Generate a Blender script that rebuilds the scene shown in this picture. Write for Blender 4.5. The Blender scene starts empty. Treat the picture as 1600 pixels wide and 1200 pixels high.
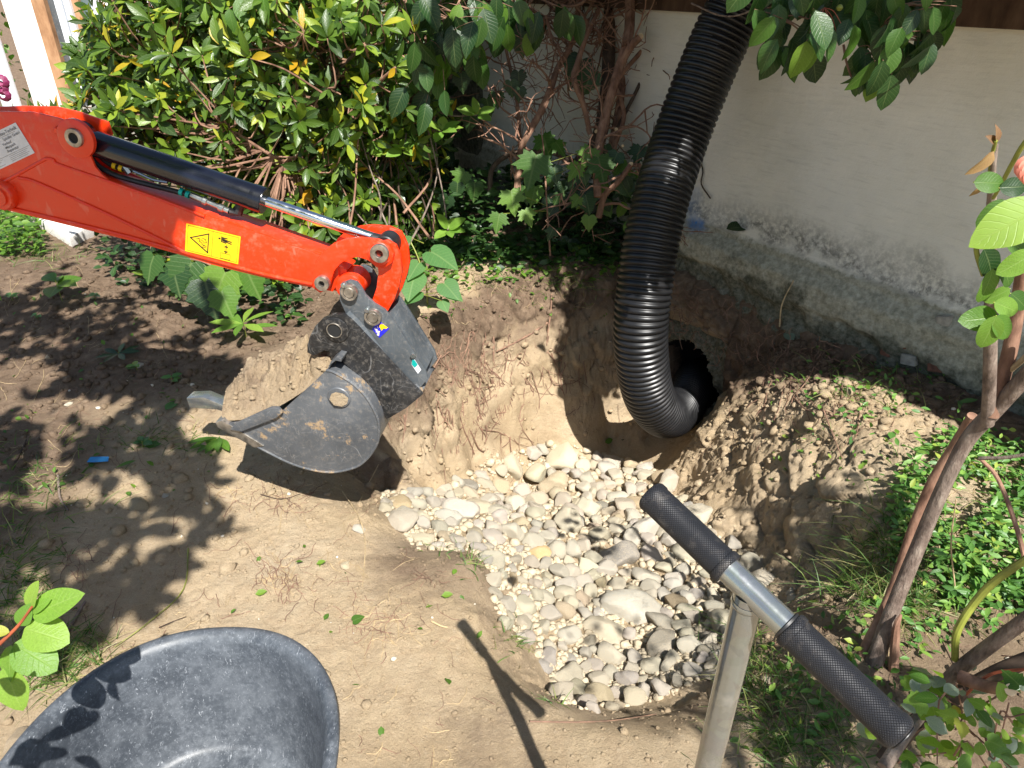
import bpy, bmesh, math, random
import numpy as np
from mathutils import Vector, Matrix, Quaternion
PI = math.pi
random.seed(7); rng = np.random.default_rng(7)
scene = bpy.context.scene
COL = scene.collection

# ------------------------------------------------------------------ camera
F_PX = 1109.0; CAM_H = 1.6; PITCH = math.radians(30)
cam_d = bpy.data.cameras.new('camera'); cam = bpy.data.objects.new('camera', cam_d); COL.objects.link(cam)
cam.location = (0, 0, CAM_H); cam.rotation_euler = (math.radians(60), 0, 0)
cam_d.sensor_width = 36; cam_d.lens = 36 * F_PX / 1600; cam_d.clip_start = 0.05; cam_d.clip_end = 500
scene.camera = cam

# ------------------------------------------------------------------ light: direction in which sunlight travels
SUN_TRAVEL = Vector((-0.33, 0.88, -1.22)).normalized()
to_sun = -SUN_TRAVEL
world = bpy.data.worlds.new('World'); scene.world = world; world.use_nodes = True
wn = world.node_tree; bg = wn.nodes['Background']
sky = wn.nodes.new('ShaderNodeTexSky'); sky.sky_type = 'NISHITA'; sky.sun_disc = False
sky.sun_elevation = math.asin(to_sun.z); sky.sun_rotation = math.atan2(to_sun.x, to_sun.y)
wn.links.new(sky.outputs[0], bg.inputs[0]); bg.inputs[1].default_value = 0.07
sd = bpy.data.lights.new('sun', 'SUN'); sd.energy = 5.0; sd.angle = math.radians(0.5); sd.color = (1.0, 0.97, 0.915)
so = bpy.data.objects.new('sun', sd); COL.objects.link(so); so.rotation_euler = SUN_TRAVEL.to_track_quat('-Z', 'Y').to_euler()
so.location = (3, -8, 10)
scene.view_settings.view_transform = 'Standard'; scene.view_settings.look = 'None'
scene.view_settings.exposure = 1.05; scene.view_settings.gamma = 1.0
scene.view_settings.use_curve_mapping = False

# ------------------------------------------------------------------ pixel rays (pixels of the 1600 x 1200 photograph)
CP, SP = math.cos(PITCH), math.sin(PITCH)
def ray(px, py):
    u = (px - 800) / F_PX; v = (600 - py) / F_PX
    return Vector((u, CP + v * SP, -SP + v * CP))
ORI = Vector((0, 0, CAM_H))
def at_t(px, py, t): return ORI + ray(px, py) * t                    # at a depth along the view axis
def at_z(px, py, z):
    r = ray(px, py); return ORI + r * ((z - CAM_H) / r.z)
def at_y(px, py, y):
    r = ray(px, py); return ORI + r * (y / r.y)
def at_plane(px, py, p0, n):
    r = ray(px, py); return ORI + r * ((p0 - ORI).dot(n) / r.dot(n))
def depth_of(p): return p[1] * CP - (p[2] - CAM_H) * SP
def to_px(p):
    d = depth_of(p); return 800 + F_PX * p[0] / d, 600 - F_PX * (p[1] * SP + (p[2] - CAM_H) * CP) / d

# ------------------------------------------------------------------ noise
def _hash(ix, iy, iz, seed):
    h = (ix.astype(np.int64) * 374761393 + iy.astype(np.int64) * 668265263 + iz.astype(np.int64) * 2147483647 + seed * 1274126177) & 0xffffffff
    h = ((h ^ (h >> 13)) * 1274126177) & 0xffffffff
    h = (h ^ (h >> 16)) & 0xffff
    return h / 65535.0
def vnoise(x, y, z, seed=0):
    x, y, z = np.broadcast_arrays(np.asarray(x, float), np.asarray(y, float), np.asarray(z, float))
    ix, iy, iz = np.floor(x), np.floor(y), np.floor(z)
    fx, fy, fz = x - ix, y - iy, z - iz
    fx, fy, fz = [f * f * f * (f * (f * 6 - 15) + 10) for f in (fx, fy, fz)]
    r = 0
    for dx in (0, 1):
        for dy in (0, 1):
            for dz in (0, 1):
                w = (fx if dx else 1 - fx) * (fy if dy else 1 - fy) * (fz if dz else 1 - fz)
                r = r + w * _hash(ix + dx, iy + dy, iz + dz, seed)
    return r * 2 - 1
def fbm(x, y, z, octaves=4, seed=0, gain=0.5):
    a, s, t = 1.0, 0, 0
    for o in range(octaves):
        s = s + a * vnoise(x * 2 ** o + 13.7 * o, y * 2 ** o + 7.1 * o, z * 2 ** o, seed + o); t += a; a *= gain
    return s / t

# ------------------------------------------------------------------ mesh helpers
def link(o, parent=None):
    COL.objects.link(o)
    if parent is not None: o.parent = parent
    return o
def tag(o, label, cat, group=None, kind=None):
    if label: o['label'] = label
    if cat: o['category'] = cat
    if group: o['group'] = group
    if kind: o['kind'] = kind
    return o
def thing(name, label, cat, loc=(0, 0, 0), group=None):
    o = bpy.data.objects.new(name, None); o.empty_display_size = 0.05; COL.objects.link(o); o.location = loc
    return tag(o, label, cat, group)
class MB:
    def __init__(s): s.v = []; s.f = []; s.uv = []; s.a = []          # uv per loop, a per face
    def add(s, verts, faces, uv=None, a=0.0):
        n = len(s.v); s.v += [tuple(v) for v in verts]
        for k, f in enumerate(faces):
            s.f.append(tuple(i + n for i in f)); s.a.append(a)
            s.uv += uv[k] if uv else [(0, 0)] * len(f)
        return s
    def tube(s, pts, rad, seg=8, caps=True, a=0.0, squash=None):
        pts = [Vector(p) for p in pts]; n = len(pts)
        if not hasattr(rad, '__len__'): rad = [rad] * n
        T = [(pts[min(i + 1, n - 1)] - pts[max(i - 1, 0)]).normalized() for i in range(n)]
        x = T[0].cross(Vector((0, 0, 1)))
        if x.length < 1e-3: x = T[0].cross(Vector((1, 0, 0)))
        x.normalize(); V = []; L = 0; Ls = []
        for i in range(n):
            x = (x - T[i] * x.dot(T[i])).normalized(); y = T[i].cross(x)
            if i: L += (pts[i] - pts[i - 1]).length
            Ls.append(L)
            for k in range(seg):
                an = 2 * PI * k / seg
                V.append(pts[i] + (x * math.cos(an) + y * math.sin(an)) * rad[i])
        Fc = []; U = []
        for i in range(n - 1):
            for k in range(seg):
                k2 = (k + 1) % seg
                Fc.append((i * seg + k, i * seg + k2, (i + 1) * seg + k2, (i + 1) * seg + k))
                U.append([(k / seg, Ls[i]), ((k + 1) / seg, Ls[i]), ((k + 1) / seg, Ls[i + 1]), (k / seg, Ls[i + 1])])
        if caps and seg > 2:
            Fc.append(tuple(range(seg - 1, -1, -1))); U.append([(0, 0)] * seg)
            Fc.append(tuple((n - 1) * seg + k for k in range(seg))); U.append([(0, 0)] * seg)
        return s.add(V, Fc, U, a)
    def prism(s, poly, ext, a=0.0):                                    # poly: 3D points, extruded by vector ext
        n = len(poly); V = [Vector(p) for p in poly] + [Vector(p) + ext for p in poly]
        nrm = Vector((0, 0, 0))
        for i in range(n): nrm += V[i].cross(V[(i + 1) % n])
        fl = nrm.dot(ext) > 0
        b = tuple(range(n)); t = tuple(range(n, 2 * n))
        Fc = [b[::-1] if fl else b, t if fl else t[::-1]]
        for i in range(n):
            j = (i + 1) % n; q = (i, j, n + j, n + i); Fc.append(q if fl else q[::-1])
        return s.add(V, Fc, None, a)
    def box(s, lo, hi, M=None):
        x0, y0, z0 = lo; x1, y1, z1 = hi
        V = [Vector(p) for p in ((x0, y0, z0), (x1, y0, z0), (x1, y1, z0), (x0, y1, z0), (x0, y0, z1), (x1, y0, z1), (x1, y1, z1), (x0, y1, z1))]
        if M is not None: V = [M @ v for v in V]
        return s.add(V, [(3, 2, 1, 0), (4, 5, 6, 7), (0, 1, 5, 4), (1, 2, 6, 5), (2, 3, 7, 6), (3, 0, 4, 7)])
    def lathe(s, p0, axis, prof, seg=24, a=0.0):                       # prof: list of (distance along axis, radius)
        axis = Vector(axis).normalized(); x = axis.cross(Vector((0, 0, 1)))
        if x.length < 1e-3: x = Vector((1, 0, 0))
        x.normalize(); y = axis.cross(x); V = []; Fc = []; U = []
        for (d, r) in prof:
            for k in range(seg):
                an = 2 * PI * k / seg; V.append(Vector(p0) + axis * d + (x * math.cos(an) + y * math.sin(an)) * max(r, 1e-5))
        for i in range(len(prof) - 1):
            for k in range(seg):
                k2 = (k + 1) % seg; Fc.append((i * seg + k, i * seg + k2, (i + 1) * seg + k2, (i + 1) * seg + k))
                U.append([(k / seg, prof[i][0]), ((k + 1) / seg, prof[i][0]), ((k + 1) / seg, prof[i + 1][0]), (k / seg, prof[i + 1][0])])
        return s.add(V, Fc, U, a)
    def mesh(s, name, smooth=True, bevel=0.0, angle=35):
        me = bpy.data.meshes.new(name); me.from_pydata([tuple(v) for v in s.v], [], s.f)
        uvl = me.uv_layers.new(name='UVMap'); uvl.data.foreach_set('uv', np.array(s.uv, float).ravel())
        if bevel:
            bm = bmesh.new(); bm.from_mesh(me); bmesh.ops.remove_doubles(bm, verts=bm.verts, dist=1e-5)
            es = [e for e in bm.edges if len(e.link_faces) == 2 and e.calc_face_angle() > math.radians(40)]
            try: bmesh.ops.bevel(bm, geom=es, offset=bevel, segments=2, affect='EDGES', profile=0.6, clamp_overlap=True)
            except Exception: pass
            bm.to_mesh(me); bm.free()
        else:
            at = me.attributes.new('lv', 'FLOAT', 'FACE'); at.data.foreach_set('value', np.array(s.a, float))
        if smooth:
            me.polygons.foreach_set('use_smooth', [True] * len(me.polygons))
            me.set_sharp_from_angle(angle=math.radians(angle))
        me.update(); return me
    def build(s, name, m, parent=None, smooth=True, bevel=0.0, angle=35):
        me = s.mesh(name, smooth, bevel, angle); me.materials.append(m)
        return link(bpy.data.objects.new(name, me), parent)
def npmesh(name, V, Fq, m=None, smooth=True):
    """V (n,3), Fq (m,k) arrays"""
    me = bpy.data.meshes.new(name); k = Fq.shape[1]
    me.vertices.add(len(V)); me.vertices.foreach_set('co', np.ascontiguousarray(V, dtype=np.float32).ravel())
    me.loops.add(Fq.size); me.loops.foreach_set('vertex_index', Fq.astype(np.int32).ravel())
    me.polygons.add(len(Fq)); me.polygons.foreach_set('loop_start', np.arange(len(Fq), dtype=np.int32) * k)
    me.update(calc_edges=True)
    if smooth: me.polygons.foreach_set('use_smooth', np.ones(len(Fq), bool))
    if m: me.materials.append(m)
    return me
def catmull(pts, n=8):
    P = [Vector(p) for p in pts]; P = [P[0] * 2 - P[1]] + P + [P[-1] * 2 - P[-2]]; out = []
    for i in range(1, len(P) - 2):
        a, b, c, d = P[i - 1:i + 3]
        for k in range(n):
            t = k / n
            out.append(0.5 * ((2 * b) + (c - a) * t + (2 * a - 5 * b + 4 * c - d) * t * t + (3 * b - a - 3 * c + d) * t ** 3))
    out.append(P[-2]); return out

# ------------------------------------------------------------------ materials
class NT:
    def __init__(s, name):
        s.m = bpy.data.materials.new(name); s.m.use_nodes = True; s.t = s.m.node_tree; s.n = s.t.nodes
        s.b = s.n['Principled BSDF']; s.out = s.n['Material Output']; s._tc = None
    def new(s, ty, **kw):
        nd = s.n.new(ty)
        for k, v in kw.items():
            if k.startswith('i_'): nd.inputs[k[2:].replace('_', ' ')].default_value = v
            else: setattr(nd, k, v)
        return nd
    def L(s, a, b): s.t.links.new(a, b)
    def tc(s, which='Object'):
        if s._tc is None: s._tc = s.new('ShaderNodeTexCoord')
        return s._tc.outputs[which]
    def noise(s, scale, detail=4, rough=0.55, vec=None, dist=0.0):
        nd = s.new('ShaderNodeTexNoise'); nd.inputs['Scale'].default_value = scale; nd.inputs['Detail'].default_value = detail
        nd.inputs['Roughness'].default_value = rough; nd.inputs['Distortion'].default_value = dist
        s.L(vec or s.tc(), nd.inputs['Vector']); return nd.outputs['Fac']
    def voro(s, scale, vec=None, feature='F1', out='Distance', rnd=1.0):
        nd = s.new('ShaderNodeTexVoronoi', feature=feature); nd.inputs['Scale'].default_value = scale
        nd.inputs['Randomness'].default_value = rnd
        s.L(vec or s.tc(), nd.inputs['Vector']); return nd.outputs[out]
    def ramp(s, fac, stops, interp='LINEAR'):
        nd = s.new('ShaderNodeValToRGB'); cr = nd.color_ramp; cr.interpolation = interp
        while len(cr.elements) < len(stops): cr.elements.new(0.5)
        for e, (p, c) in zip(cr.elements, stops):
            e.position = p; e.color = (c, c, c, 1) if not hasattr(c, '__len__') else (*c, 1)
        s.L(fac, nd.inputs[0]); return nd.outputs[0]
    def math(s, op, a, b=None, c=None, clamp=False):
        nd = s.new('ShaderNodeMath', operation=op); nd.use_clamp = clamp
        for k, x in enumerate((a, b, c)):
            if x is None: continue
            if isinstance(x, (int, float)): nd.inputs[k].default_value = x
            else: s.L(x, nd.inputs[k])
        return nd.outputs[0]
    def mix(s, fac, a, b, mode='MIX'):
        nd = s.new('ShaderNodeMix', data_type='RGBA', blend_type=mode)
        for sock, x in ((nd.inputs[0], fac), (nd.inputs[6], a), (nd.inputs[7], b)):
            if isinstance(x, (int, float)): sock.default_value = x
            elif isinstance(x, tuple): sock.default_value = (*x, 1)
            else: s.L(x, sock)
        return nd.outputs[2]
    def bump(s, h, strength=0.5, dist=0.01, prev=None):
        nd = s.new('ShaderNodeBump'); nd.inputs['Strength'].default_value = strength; nd.inputs['Distance'].default_value = dist
        s.L(h, nd.inputs['Height'])
        if prev: s.L(prev, nd.inputs['Normal'])
        return nd.outputs[0]
    def attr(s, name):
        nd = s.new('ShaderNodeAttribute', attribute_name=name); return nd.outputs
    def rnd(s):
        return s.new('ShaderNodeObjectInfo').outputs['Random']
    def shift(s):                                                       # object coordinates moved by a per-object offset
        m = s.new('ShaderNodeVectorMath', operation='ADD'); s.L(s.tc(), m.inputs[0])
        c = s.new('ShaderNodeCombineXYZ'); r = s.rnd(); a = s.math('MULTIPLY', r, 37.0)
        s.L(a, c.inputs[0]); s.L(s.math('MULTIPLY', r, -53.0), c.inputs[1]); s.L(c.outputs[0], m.inputs[1]); return m.outputs[0]
    def base(s, c):
        if isinstance(c, tuple): s.b.inputs['Base Color'].default_value = (*c, 1)
        else: s.L(c, s.b.inputs['Base Color'])
        return s
    def rough(s, r):
        if isinstance(r, (int, float)): s.b.inputs['Roughness'].default_value = r
        else: s.L(r, s.b.inputs['Roughness'])
        return s
    def metal(s, x): s.b.inputs['Metallic'].default_value = x; return s
    def nrm(s, x): s.L(x, s.b.inputs['Normal']); return s
    def spec(s, x): s.b.inputs['Specular IOR Level'].default_value = x; return s

def simple(name, c, rough=0.5, metal=0.0, var=0.12, scale=14, bump=0.1, bscale=60, spec=0.5, coat=0.0):
    m = NT(name); n = m.noise(scale, 5)
    lo = tuple(x * (1 - var) for x in c); hi = tuple(min(1, x * (1 + var)) for x in c)
    m.base(m.ramp(n, [(0.35, lo), (0.65, hi)])).metal(metal).spec(spec)
    m.rough(m.ramp(m.noise(scale * 2.3, 3), [(0.3, max(0.02, rough - 0.08)), (0.7, min(1, rough + 0.1))]))
    if bump: m.nrm(m.bump(m.noise(bscale, 4), bump, 0.004))
    if coat: m.b.inputs['Coat Weight'].default_value = coat
    return m.m

def soil_mat():
    m = NT('soil'); top = m.attr('topsoil')[2]; veg = m.attr('litter')[2]
    n1 = m.noise(2.2, 6); n2 = m.noise(14, 8, 0.68); n3 = m.noise(70, 6, 0.7); vo = m.voro(55); n4 = m.noise(260, 4, 0.7)
    sub = m.ramp(n1, [(0.3, (0.45, 0.34, 0.205)), (0.55, (0.52, 0.405, 0.265)), (0.75, (0.55, 0.455, 0.325))])
    sub = m.mix(m.ramp(n2, [(0.38, 0.35), (0.6, 0.0)]), sub, (0.36, 0.255, 0.16))
    sub = m.mix(m.ramp(n3, [(0.56, 0.0), (0.74, 0.6)]), sub, (0.58, 0.48, 0.35))
    dark = m.ramp(n2, [(0.3, (0.11, 0.075, 0.050)), (0.55, (0.20, 0.14, 0.095)), (0.75, (0.32, 0.235, 0.16))])
    top = m.math('ADD', top, m.ramp(m.noise(1.7, 5, 0.65), [(0.50, 0.0), (0.7, 0.34)]))
    edge = m.math('ADD', top, m.math('MULTIPLY', m.math('SUBTRACT', n2, 0.5), 0.9))
    c = m.mix(m.ramp(edge, [(0.3, 0.0), (0.75, 1.0)]), sub, dark)
    c = m.mix(m.ramp(n4, [(0.35, 0.45), (0.6, 0.0)]), c, m.mix(0.55, c, (0.09, 0.055, 0.03)))
    c = m.mix(m.ramp(m.voro(130), [(0.0, 0.75), (0.16, 0.0)]), c, (0.55, 0.47, 0.36))
    m.base(c).rough(0.95).spec(0.15)
    h = m.math('ADD', m.math('MULTIPLY', n2, 0.5), m.math('MULTIPLY', m.noise(55, 9, 0.8), 1.0))
    h = m.math('ADD', h, m.math('MULTIPLY', m.noise(330, 5, 0.8), 0.30))
    m.nrm(m.bump(h, 1.0, 0.013)); return m.m
def stone_mat():
    m = NT('stone'); v = m.shift(); r = m.rnd(); n = m.noise(9, 6, 0.6, vec=v); n2 = m.noise(60, 5, 0.65, vec=v)
    c = m.ramp(r, [(0.0, (0.50, 0.465, 0.40)), (0.25, (0.62, 0.57, 0.475)), (0.5, (0.57, 0.505, 0.40)), (0.68, (0.66, 0.61, 0.51)), (0.85, (0.44, 0.42, 0.375)), (0.97, (0.56, 0.44, 0.29))])
    cn = m.new('ShaderNodeObjectInfo'); tint = cn.outputs['Color']
    c = m.mix(1.0, c, tint, 'MULTIPLY')
    c = m.mix(m.ramp(n, [(0.42, 0.0), (0.7, 0.6)]), c, m.mix(0.5, c, (0.62, 0.50, 0.33)))
    c = m.mix(m.ramp(n2, [(0.5, 0.0), (0.72, 0.45)]), c, m.mix(0.5, c, (0.16, 0.13, 0.1)))
    c = m.mix(m.ramp(m.noise(22, 5, 0.6, vec=v), [(0.52, 0.0), (0.62, 0.5)]), c, (0.66, 0.55, 0.39))
    c = m.mix(m.ramp(m.noise(130, 4, 0.7, vec=v), [(0.5, 0.0), (0.75, 0.35)]), c, (0.70, 0.62, 0.49))
    m.base(c).rough(0.92).spec(0.15); m.nrm(m.bump(m.math('ADD', n2, n), 0.8, 0.010)); return m.m
def plaster_mat():
    m = NT('plaster'); hgt = m.attr('wz')[2]; n = m.noise(3, 7, 0.6); n2 = m.noise(38, 7, 0.7); st = m.new('ShaderNodeMapping'); m.L(m.tc(), st.inputs[0])
    st.inputs['Scale'].default_value = (1, 1, 9); n3 = m.noise(7, 5, 0.6, vec=st.outputs[0]); n4 = m.noise(150, 5, 0.7)
    c = m.ramp(n, [(0.3, (0.68, 0.66, 0.575)), (0.7, (0.80, 0.775, 0.69))])
    c = m.mix(m.ramp(n3, [(0.55, 0.0), (0.75, 0.4)]), c, (0.50, 0.48, 0.42))
    d = m.math('ADD', hgt, m.math('MULTIPLY', m.math('SUBTRACT', n, 0.5), 0.5))
    # grime band above the ledge, algae on the plinth, bare rubble at its foot
    band = m.ramp(d, [(0.35, 0.0), (0.40, 0.8), (0.45, 0.4), (0.58, 0.0)])
    band = m.math('MULTIPLY', band, m.ramp(n2, [(0.38, 0.1), (0.56, 1.0)]))
    c = m.mix(band, c, (0.10, 0.10, 0.09))
    pl = m.ramp(m.math('ADD', hgt, m.math('MULTIPLY', m.math('SUBTRACT', n2, 0.5), 0.05)), [(0.36, 1.0), (0.385, 0.0)])
    c = m.mix(pl, c, m.ramp(n2, [(0.35, (0.22, 0.215, 0.16)), (0.65, (0.46, 0.445, 0.355))]))
    low = m.math('ADD', hgt, m.math('MULTIPLY', m.math('SUBTRACT', n, 0.5), 0.7))
    c = m.mix(m.ramp(low, [(0.15, 1.0), (0.21, 0.0)]), c, m.ramp(n2, [(0.35, (0.055, 0.058, 0.04)), (0.5, (0.13, 0.13, 0.095)), (0.72, (0.25, 0.24, 0.19))]))
    sp = m.attr('paint')[2]
    c = m.mix(m.math('MULTIPLY', sp, m.ramp(n2, [(0.3, 0.3), (0.6, 1.0)])), c, (0.03, 0.18, 0.50))
    m.base(c).rough(0.92).spec(0.2)
    h = m.math('ADD', m.math('MULTIPLY', n3, 0.7), m.math('MULTIPLY', n4, 0.35)); h = m.math('ADD', h, m.math('MULTIPLY', n2, 0.5))
    m.nrm(m.bump(h, 0.5, 0.01)); return m.m
def leaf_mat(name, stops, trans=0.35, rough=0.38, vein=(0.5, 0.6, 0.25), veinamt=0.35, nveins=9.0, bump=0.25):
    m = NT(name); lv = m.attr('lv')[2]; r = m.math('FRACT', m.math('ADD', lv, m.rnd()))
    c = m.ramp(r, stops); n = m.noise(26, 4); c = m.mix(m.ramp(n, [(0.35, 0.35), (0.65, 0.0)]), c, m.mix(0.6, c, (0.03, 0.05, 0.012)))
    uv = m.tc('UV'); sx = m.new('ShaderNodeSeparateXYZ'); m.L(uv, sx.inputs[0]); U, V = sx.outputs[0], sx.outputs[1]
    au = m.math('ABSOLUTE', U); rib = m.ramp(au, [(0.0, 1.0), (0.07, 0.0)])
    w = m.math('FRACT', m.math('SUBTRACT', m.math('MULTIPLY', V, nveins), m.math('MULTIPLY', au, 2.2)))
    sv = m.ramp(m.math('ABSOLUTE', m.math('SUBTRACT', w, 0.5)), [(0.0, 1.0), (0.1, 0.0)])
    veins = m.math('MAXIMUM', rib, m.math('MULTIPLY', sv, 0.55))
    c = m.mix(m.math('MULTIPLY', veins, veinamt), c, m.mix(0.5, c, vein))
    m.base(c).rough(m.ramp(n, [(0.3, rough - 0.06), (0.7, rough + 0.12)])).spec(0.5)
    nn = m.bump(m.math('SUBTRACT', m.math('MULTIPLY', n, 0.8), veins), bump, 0.004); m.nrm(nn)
    tr = m.new('ShaderNodeBsdfTranslucent'); tcol = m.mix(1.0, c, (1.25, 1.35, 0.55), 'MULTIPLY'); m.L(tcol, tr.inputs['Color'])
    mx = m.new('ShaderNodeMixShader'); mx.inputs[0].default_value = trans
    m.L(m.b.outputs[0], mx.inputs[1]); m.L(tr.outputs[0], mx.inputs[2]); m.L(mx.outputs[0], m.out.inputs[0]); return m.m
def bark_mat(name, stops, sc=30, bump=0.7):
    m = NT(name); mp = m.new('ShaderNodeMapping'); m.L(m.tc(), mp.inputs[0]); mp.inputs['Scale'].default_value = (1, 1, 0.35)
    n = m.noise(sc, 7, 0.65, vec=mp.outputs[0]); n2 = m.noise(6, 3)
    c = m.mix(m.ramp(n2, [(0.45, 0.0), (0.7, 0.5)]), m.ramp(n, stops), stops[-1][1])
    m.base(c).rough(0.85).spec(0.25).nrm(m.bump(n, bump, 0.006)); return m.m
def paint_mat(name, c, dirt=0.25):
    m = NT(name); n = m.noise(5, 6, 0.6); n2 = m.noise(45, 6, 0.7)
    x = m.mix(m.ramp(n, [(0.35, 0.25), (0.65, 0.0)]), c, tuple(v * 0.8 for v in c))
    mp = m.new('ShaderNodeMapping'); m.L(m.tc(), mp.inputs[0]); mp.inputs['Rotation'].default_value = (0.3, 0.7, 0.2); mp.inputs['Scale'].default_value = (3, 60, 3)
    scr = m.ramp(m.noise(3.0, 3, 0.5, vec=mp.outputs[0]), [(0.66, 0.0), (0.70, 0.6)])
    x = m.mix(m.math('MULTIPLY', m.ramp(n2, [(0.50, 0.0), (0.70, 1.0)]), m.math('MULTIPLY', m.ramp(m.noise(4, 4, 0.6), [(0.4, 0.2), (0.65, 1.6)]), dirt)), x, (0.42, 0.30, 0.20))
    x = m.mix(m.math('MULTIPLY', scr, 0.25), x, (0.75, 0.45, 0.35))
    m.base(x).rough(m.ramp(n2, [(0.3, 0.26), (0.7, 0.5)])).spec(0.5); m.b.inputs['Coat Weight'].default_value = 0.2
    m.nrm(m.bump(n, 0.08, 0.01)); return m.m
def worn_steel(name, c, sand=0.0, scratch=0.7):
    m = NT(name); n = m.noise(6, 6, 0.6); n2 = m.noise(70, 6, 0.75)
    x = m.ramp(n, [(0.3, tuple(v * 0.7 for v in c)), (0.7, tuple(v * 1.35 for v in c))])
    tot = None
    for k, (rot, sc, w_) in enumerate((((0.2, 0.5, 0.1), (1.5, 9, 2), 0.006), ((1.1, -0.4, 0.8), (8, 1.2, 2.5), 0.006), ((0.5, 1.3, -0.9), (2, 3, 10), 0.005), ((-.7, .3, 1.9), (3, 7, 7), 0.005), ((2.0, .9, .3), (12, 2, 4), .005))):
        mp = m.new('ShaderNodeMapping'); m.L(m.tc(), mp.inputs[0]); mp.inputs['Rotation'].default_value = rot; mp.inputs['Scale'].default_value = sc
        ln = m.math('ABSOLUTE', m.math('SUBTRACT', m.noise(3.0, 2, 0.4, vec=mp.outputs[0]), 0.5)); ln = m.ramp(ln, [(w_ * .4, 1.0), (w_, 0.0)])
        s_ = m.math('MULTIPLY', ln, m.ramp(m.noise(9 + k * 2, 3, 0.6), [(0.5, 0.0), (0.62, 1.0)]))
        tot = s_ if tot is None else m.math('MAXIMUM', tot, s_)
    x = m.mix(m.math('MULTIPLY', tot, scratch * .8), x, (0.40, 0.40, 0.40))
    x = m.mix(m.ramp(m.noise(3.5, 6, 0.7), [(0.5, 0.0), (0.7, 0.35 * scratch)]), x, (0.20, 0.20, 0.20))
    if sand: x = m.mix(m.ramp(m.noise(11, 7, 0.7), [(0.60 - sand * 0.1, 0.0), (0.66 - sand * 0.1, 0.9)]), x, (0.42, 0.29, 0.16))
    x = m.mix(m.ramp(n2, [(0.5, 0.0), (0.7, 0.3)]), x, (0.35, 0.31, 0.26))
    m.base(x).metal(0.25).rough(m.ramp(n2, [(0.3, 0.32), (0.7, 0.6)])); m.nrm(m.bump(n2, 0.15, 0.004)); return m.m
def plastic_tub():
    m = NT('black_tub_plastic'); n = m.noise(4, 6, 0.6); n2 = m.noise(90, 7, 0.8); n3 = m.noise(14, 6, 0.75)
    x = m.mix(m.ramp(n2, [(0.5, 0.0), (0.72, 0.5)]), m.ramp(n, [(0.3, (0.035, 0.041, 0.050)), (0.7, (0.062, 0.071, 0.084))]), (0.24, 0.26, 0.29))
    x = m.mix(m.ramp(n3, [(0.44, 0.0), (0.72, 0.55)]), x, (0.17, 0.185, 0.205))
    mp = m.new('ShaderNodeMapping'); m.L(m.tc(), mp.inputs[0]); mp.inputs['Scale'].default_value = (150, 45, 45); mp.inputs['Rotation'].default_value = (0, 0, 0.6)
    x = m.mix(m.ramp(m.noise(1.6, 3, 0.6, vec=mp.outputs[0], dist=1.5), [(0.63, 0.0), (0.70, 0.6)]), x, (0.38, 0.40, 0.43))
    m.base(x).rough(m.ramp(n3, [(0.3, 0.34), (0.7, 0.55)])).spec(0.5); m.nrm(m.bump(n2, 0.18, 0.003)); return m.m
def grip_mat():
    m = NT('rubber_grip'); sx = m.new('ShaderNodeSeparateXYZ'); m.L(m.tc('UV'), sx.inputs[0])
    a = m.math('MULTIPLY', sx.outputs[0], 2 * PI * 17); b = m.math('MULTIPLY', sx.outputs[1], 2 * PI / 0.0058)
    h = m.math('MULTIPLY', m.math('SINE', m.math('ADD', a, b)), m.math('SINE', m.math('SUBTRACT', a, b)))
    h = m.ramp(m.math('ABSOLUTE', h), [(0.0, 0.0), (0.4, 1.0)])
    x = m.mix(h, (0.006, 0.006, 0.008), (0.013, 0.014, 0.018)); x = m.mix(m.ramp(m.noise(60, 5, 0.7), [(0.55, 0.0), (0.75, 0.35)]), x, (0.16, 0.14, 0.12))
    m.base(x).rough(0.55).spec(0.4); m.nrm(m.bump(h, 0.8, 0.0012)); return m.m
def zinc_mat(name='galvanised_steel'):
    m = NT(name); v = m.voro(60, out='Color'); n = m.noise(20, 5, 0.7)
    x = m.mix(0.2, (0.20, 0.30, 0.28), m.mix(0.6, v, (0.5, 0.5, 0.5))); x = m.mix(m.ramp(n, [(0.55, 0.0), (0.75, 0.4)]), x, (0.7, 0.72, 0.7))
    bw = m.new('ShaderNodeHueSaturation'); bw.inputs['Saturation'].default_value = 0.25; m.L(x, bw.inputs['Color'])
    m.base(bw.outputs[0]).metal(0.8).rough(m.ramp(n, [(0.3, 0.14), (0.7, 0.27)])); m.nrm(m.bump(n, 0.10, 0.003)); return m.m
M = {}
M['soil'] = soil_mat(); M['stone'] = stone_mat(); M['plaster'] = plaster_mat()
M['orange'] = paint_mat('orange_paint', (0.74, 0.036, 0.003)); M['steel'] = worn_steel('worn_steel', (0.095, 0.103, 0.114), 0.4)
M['greysteel'] = worn_steel('grey_steel', (0.085, 0.098, 0.11), 0.0, 0.35); M['blacksteel'] = worn_steel('black_steel', (0.018, 0.018, 0.019), 0.0, 0.5)
M['cyl'] = simple('black_gloss_paint', (0.006, 0.007, 0.013), 0.2, 0, 0.3, 8, 0.03, coat=0.3)
M['chrome'] = simple('chrome', (0.75, 0.76, 0.78), 0.12, 1.0, 0.05, 20, 0.03)
M['pin'] = simple('dull_pin_steel', (0.36, 0.33, 0.29), 0.38, 0.85, 0.35, 50, 0.2); M['zinc'] = zinc_mat()
M['rubber'] = simple('black_rubber', (0.014, 0.014, 0.015), 0.45, 0, 0.3, 30, 0.1)
M['hose'] = simple('black_hose_plastic', (0.010, 0.010, 0.011), 0.36, 0, 0.25, 5, 0.08, 40)
M['grip'] = grip_mat(); M['tub'] = plastic_tub()
M['yellow'] = simple('yellow_sticker', (0.78, 0.52, 0.008), 0.35, 0, 0.06, 60, 0.02)
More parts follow.
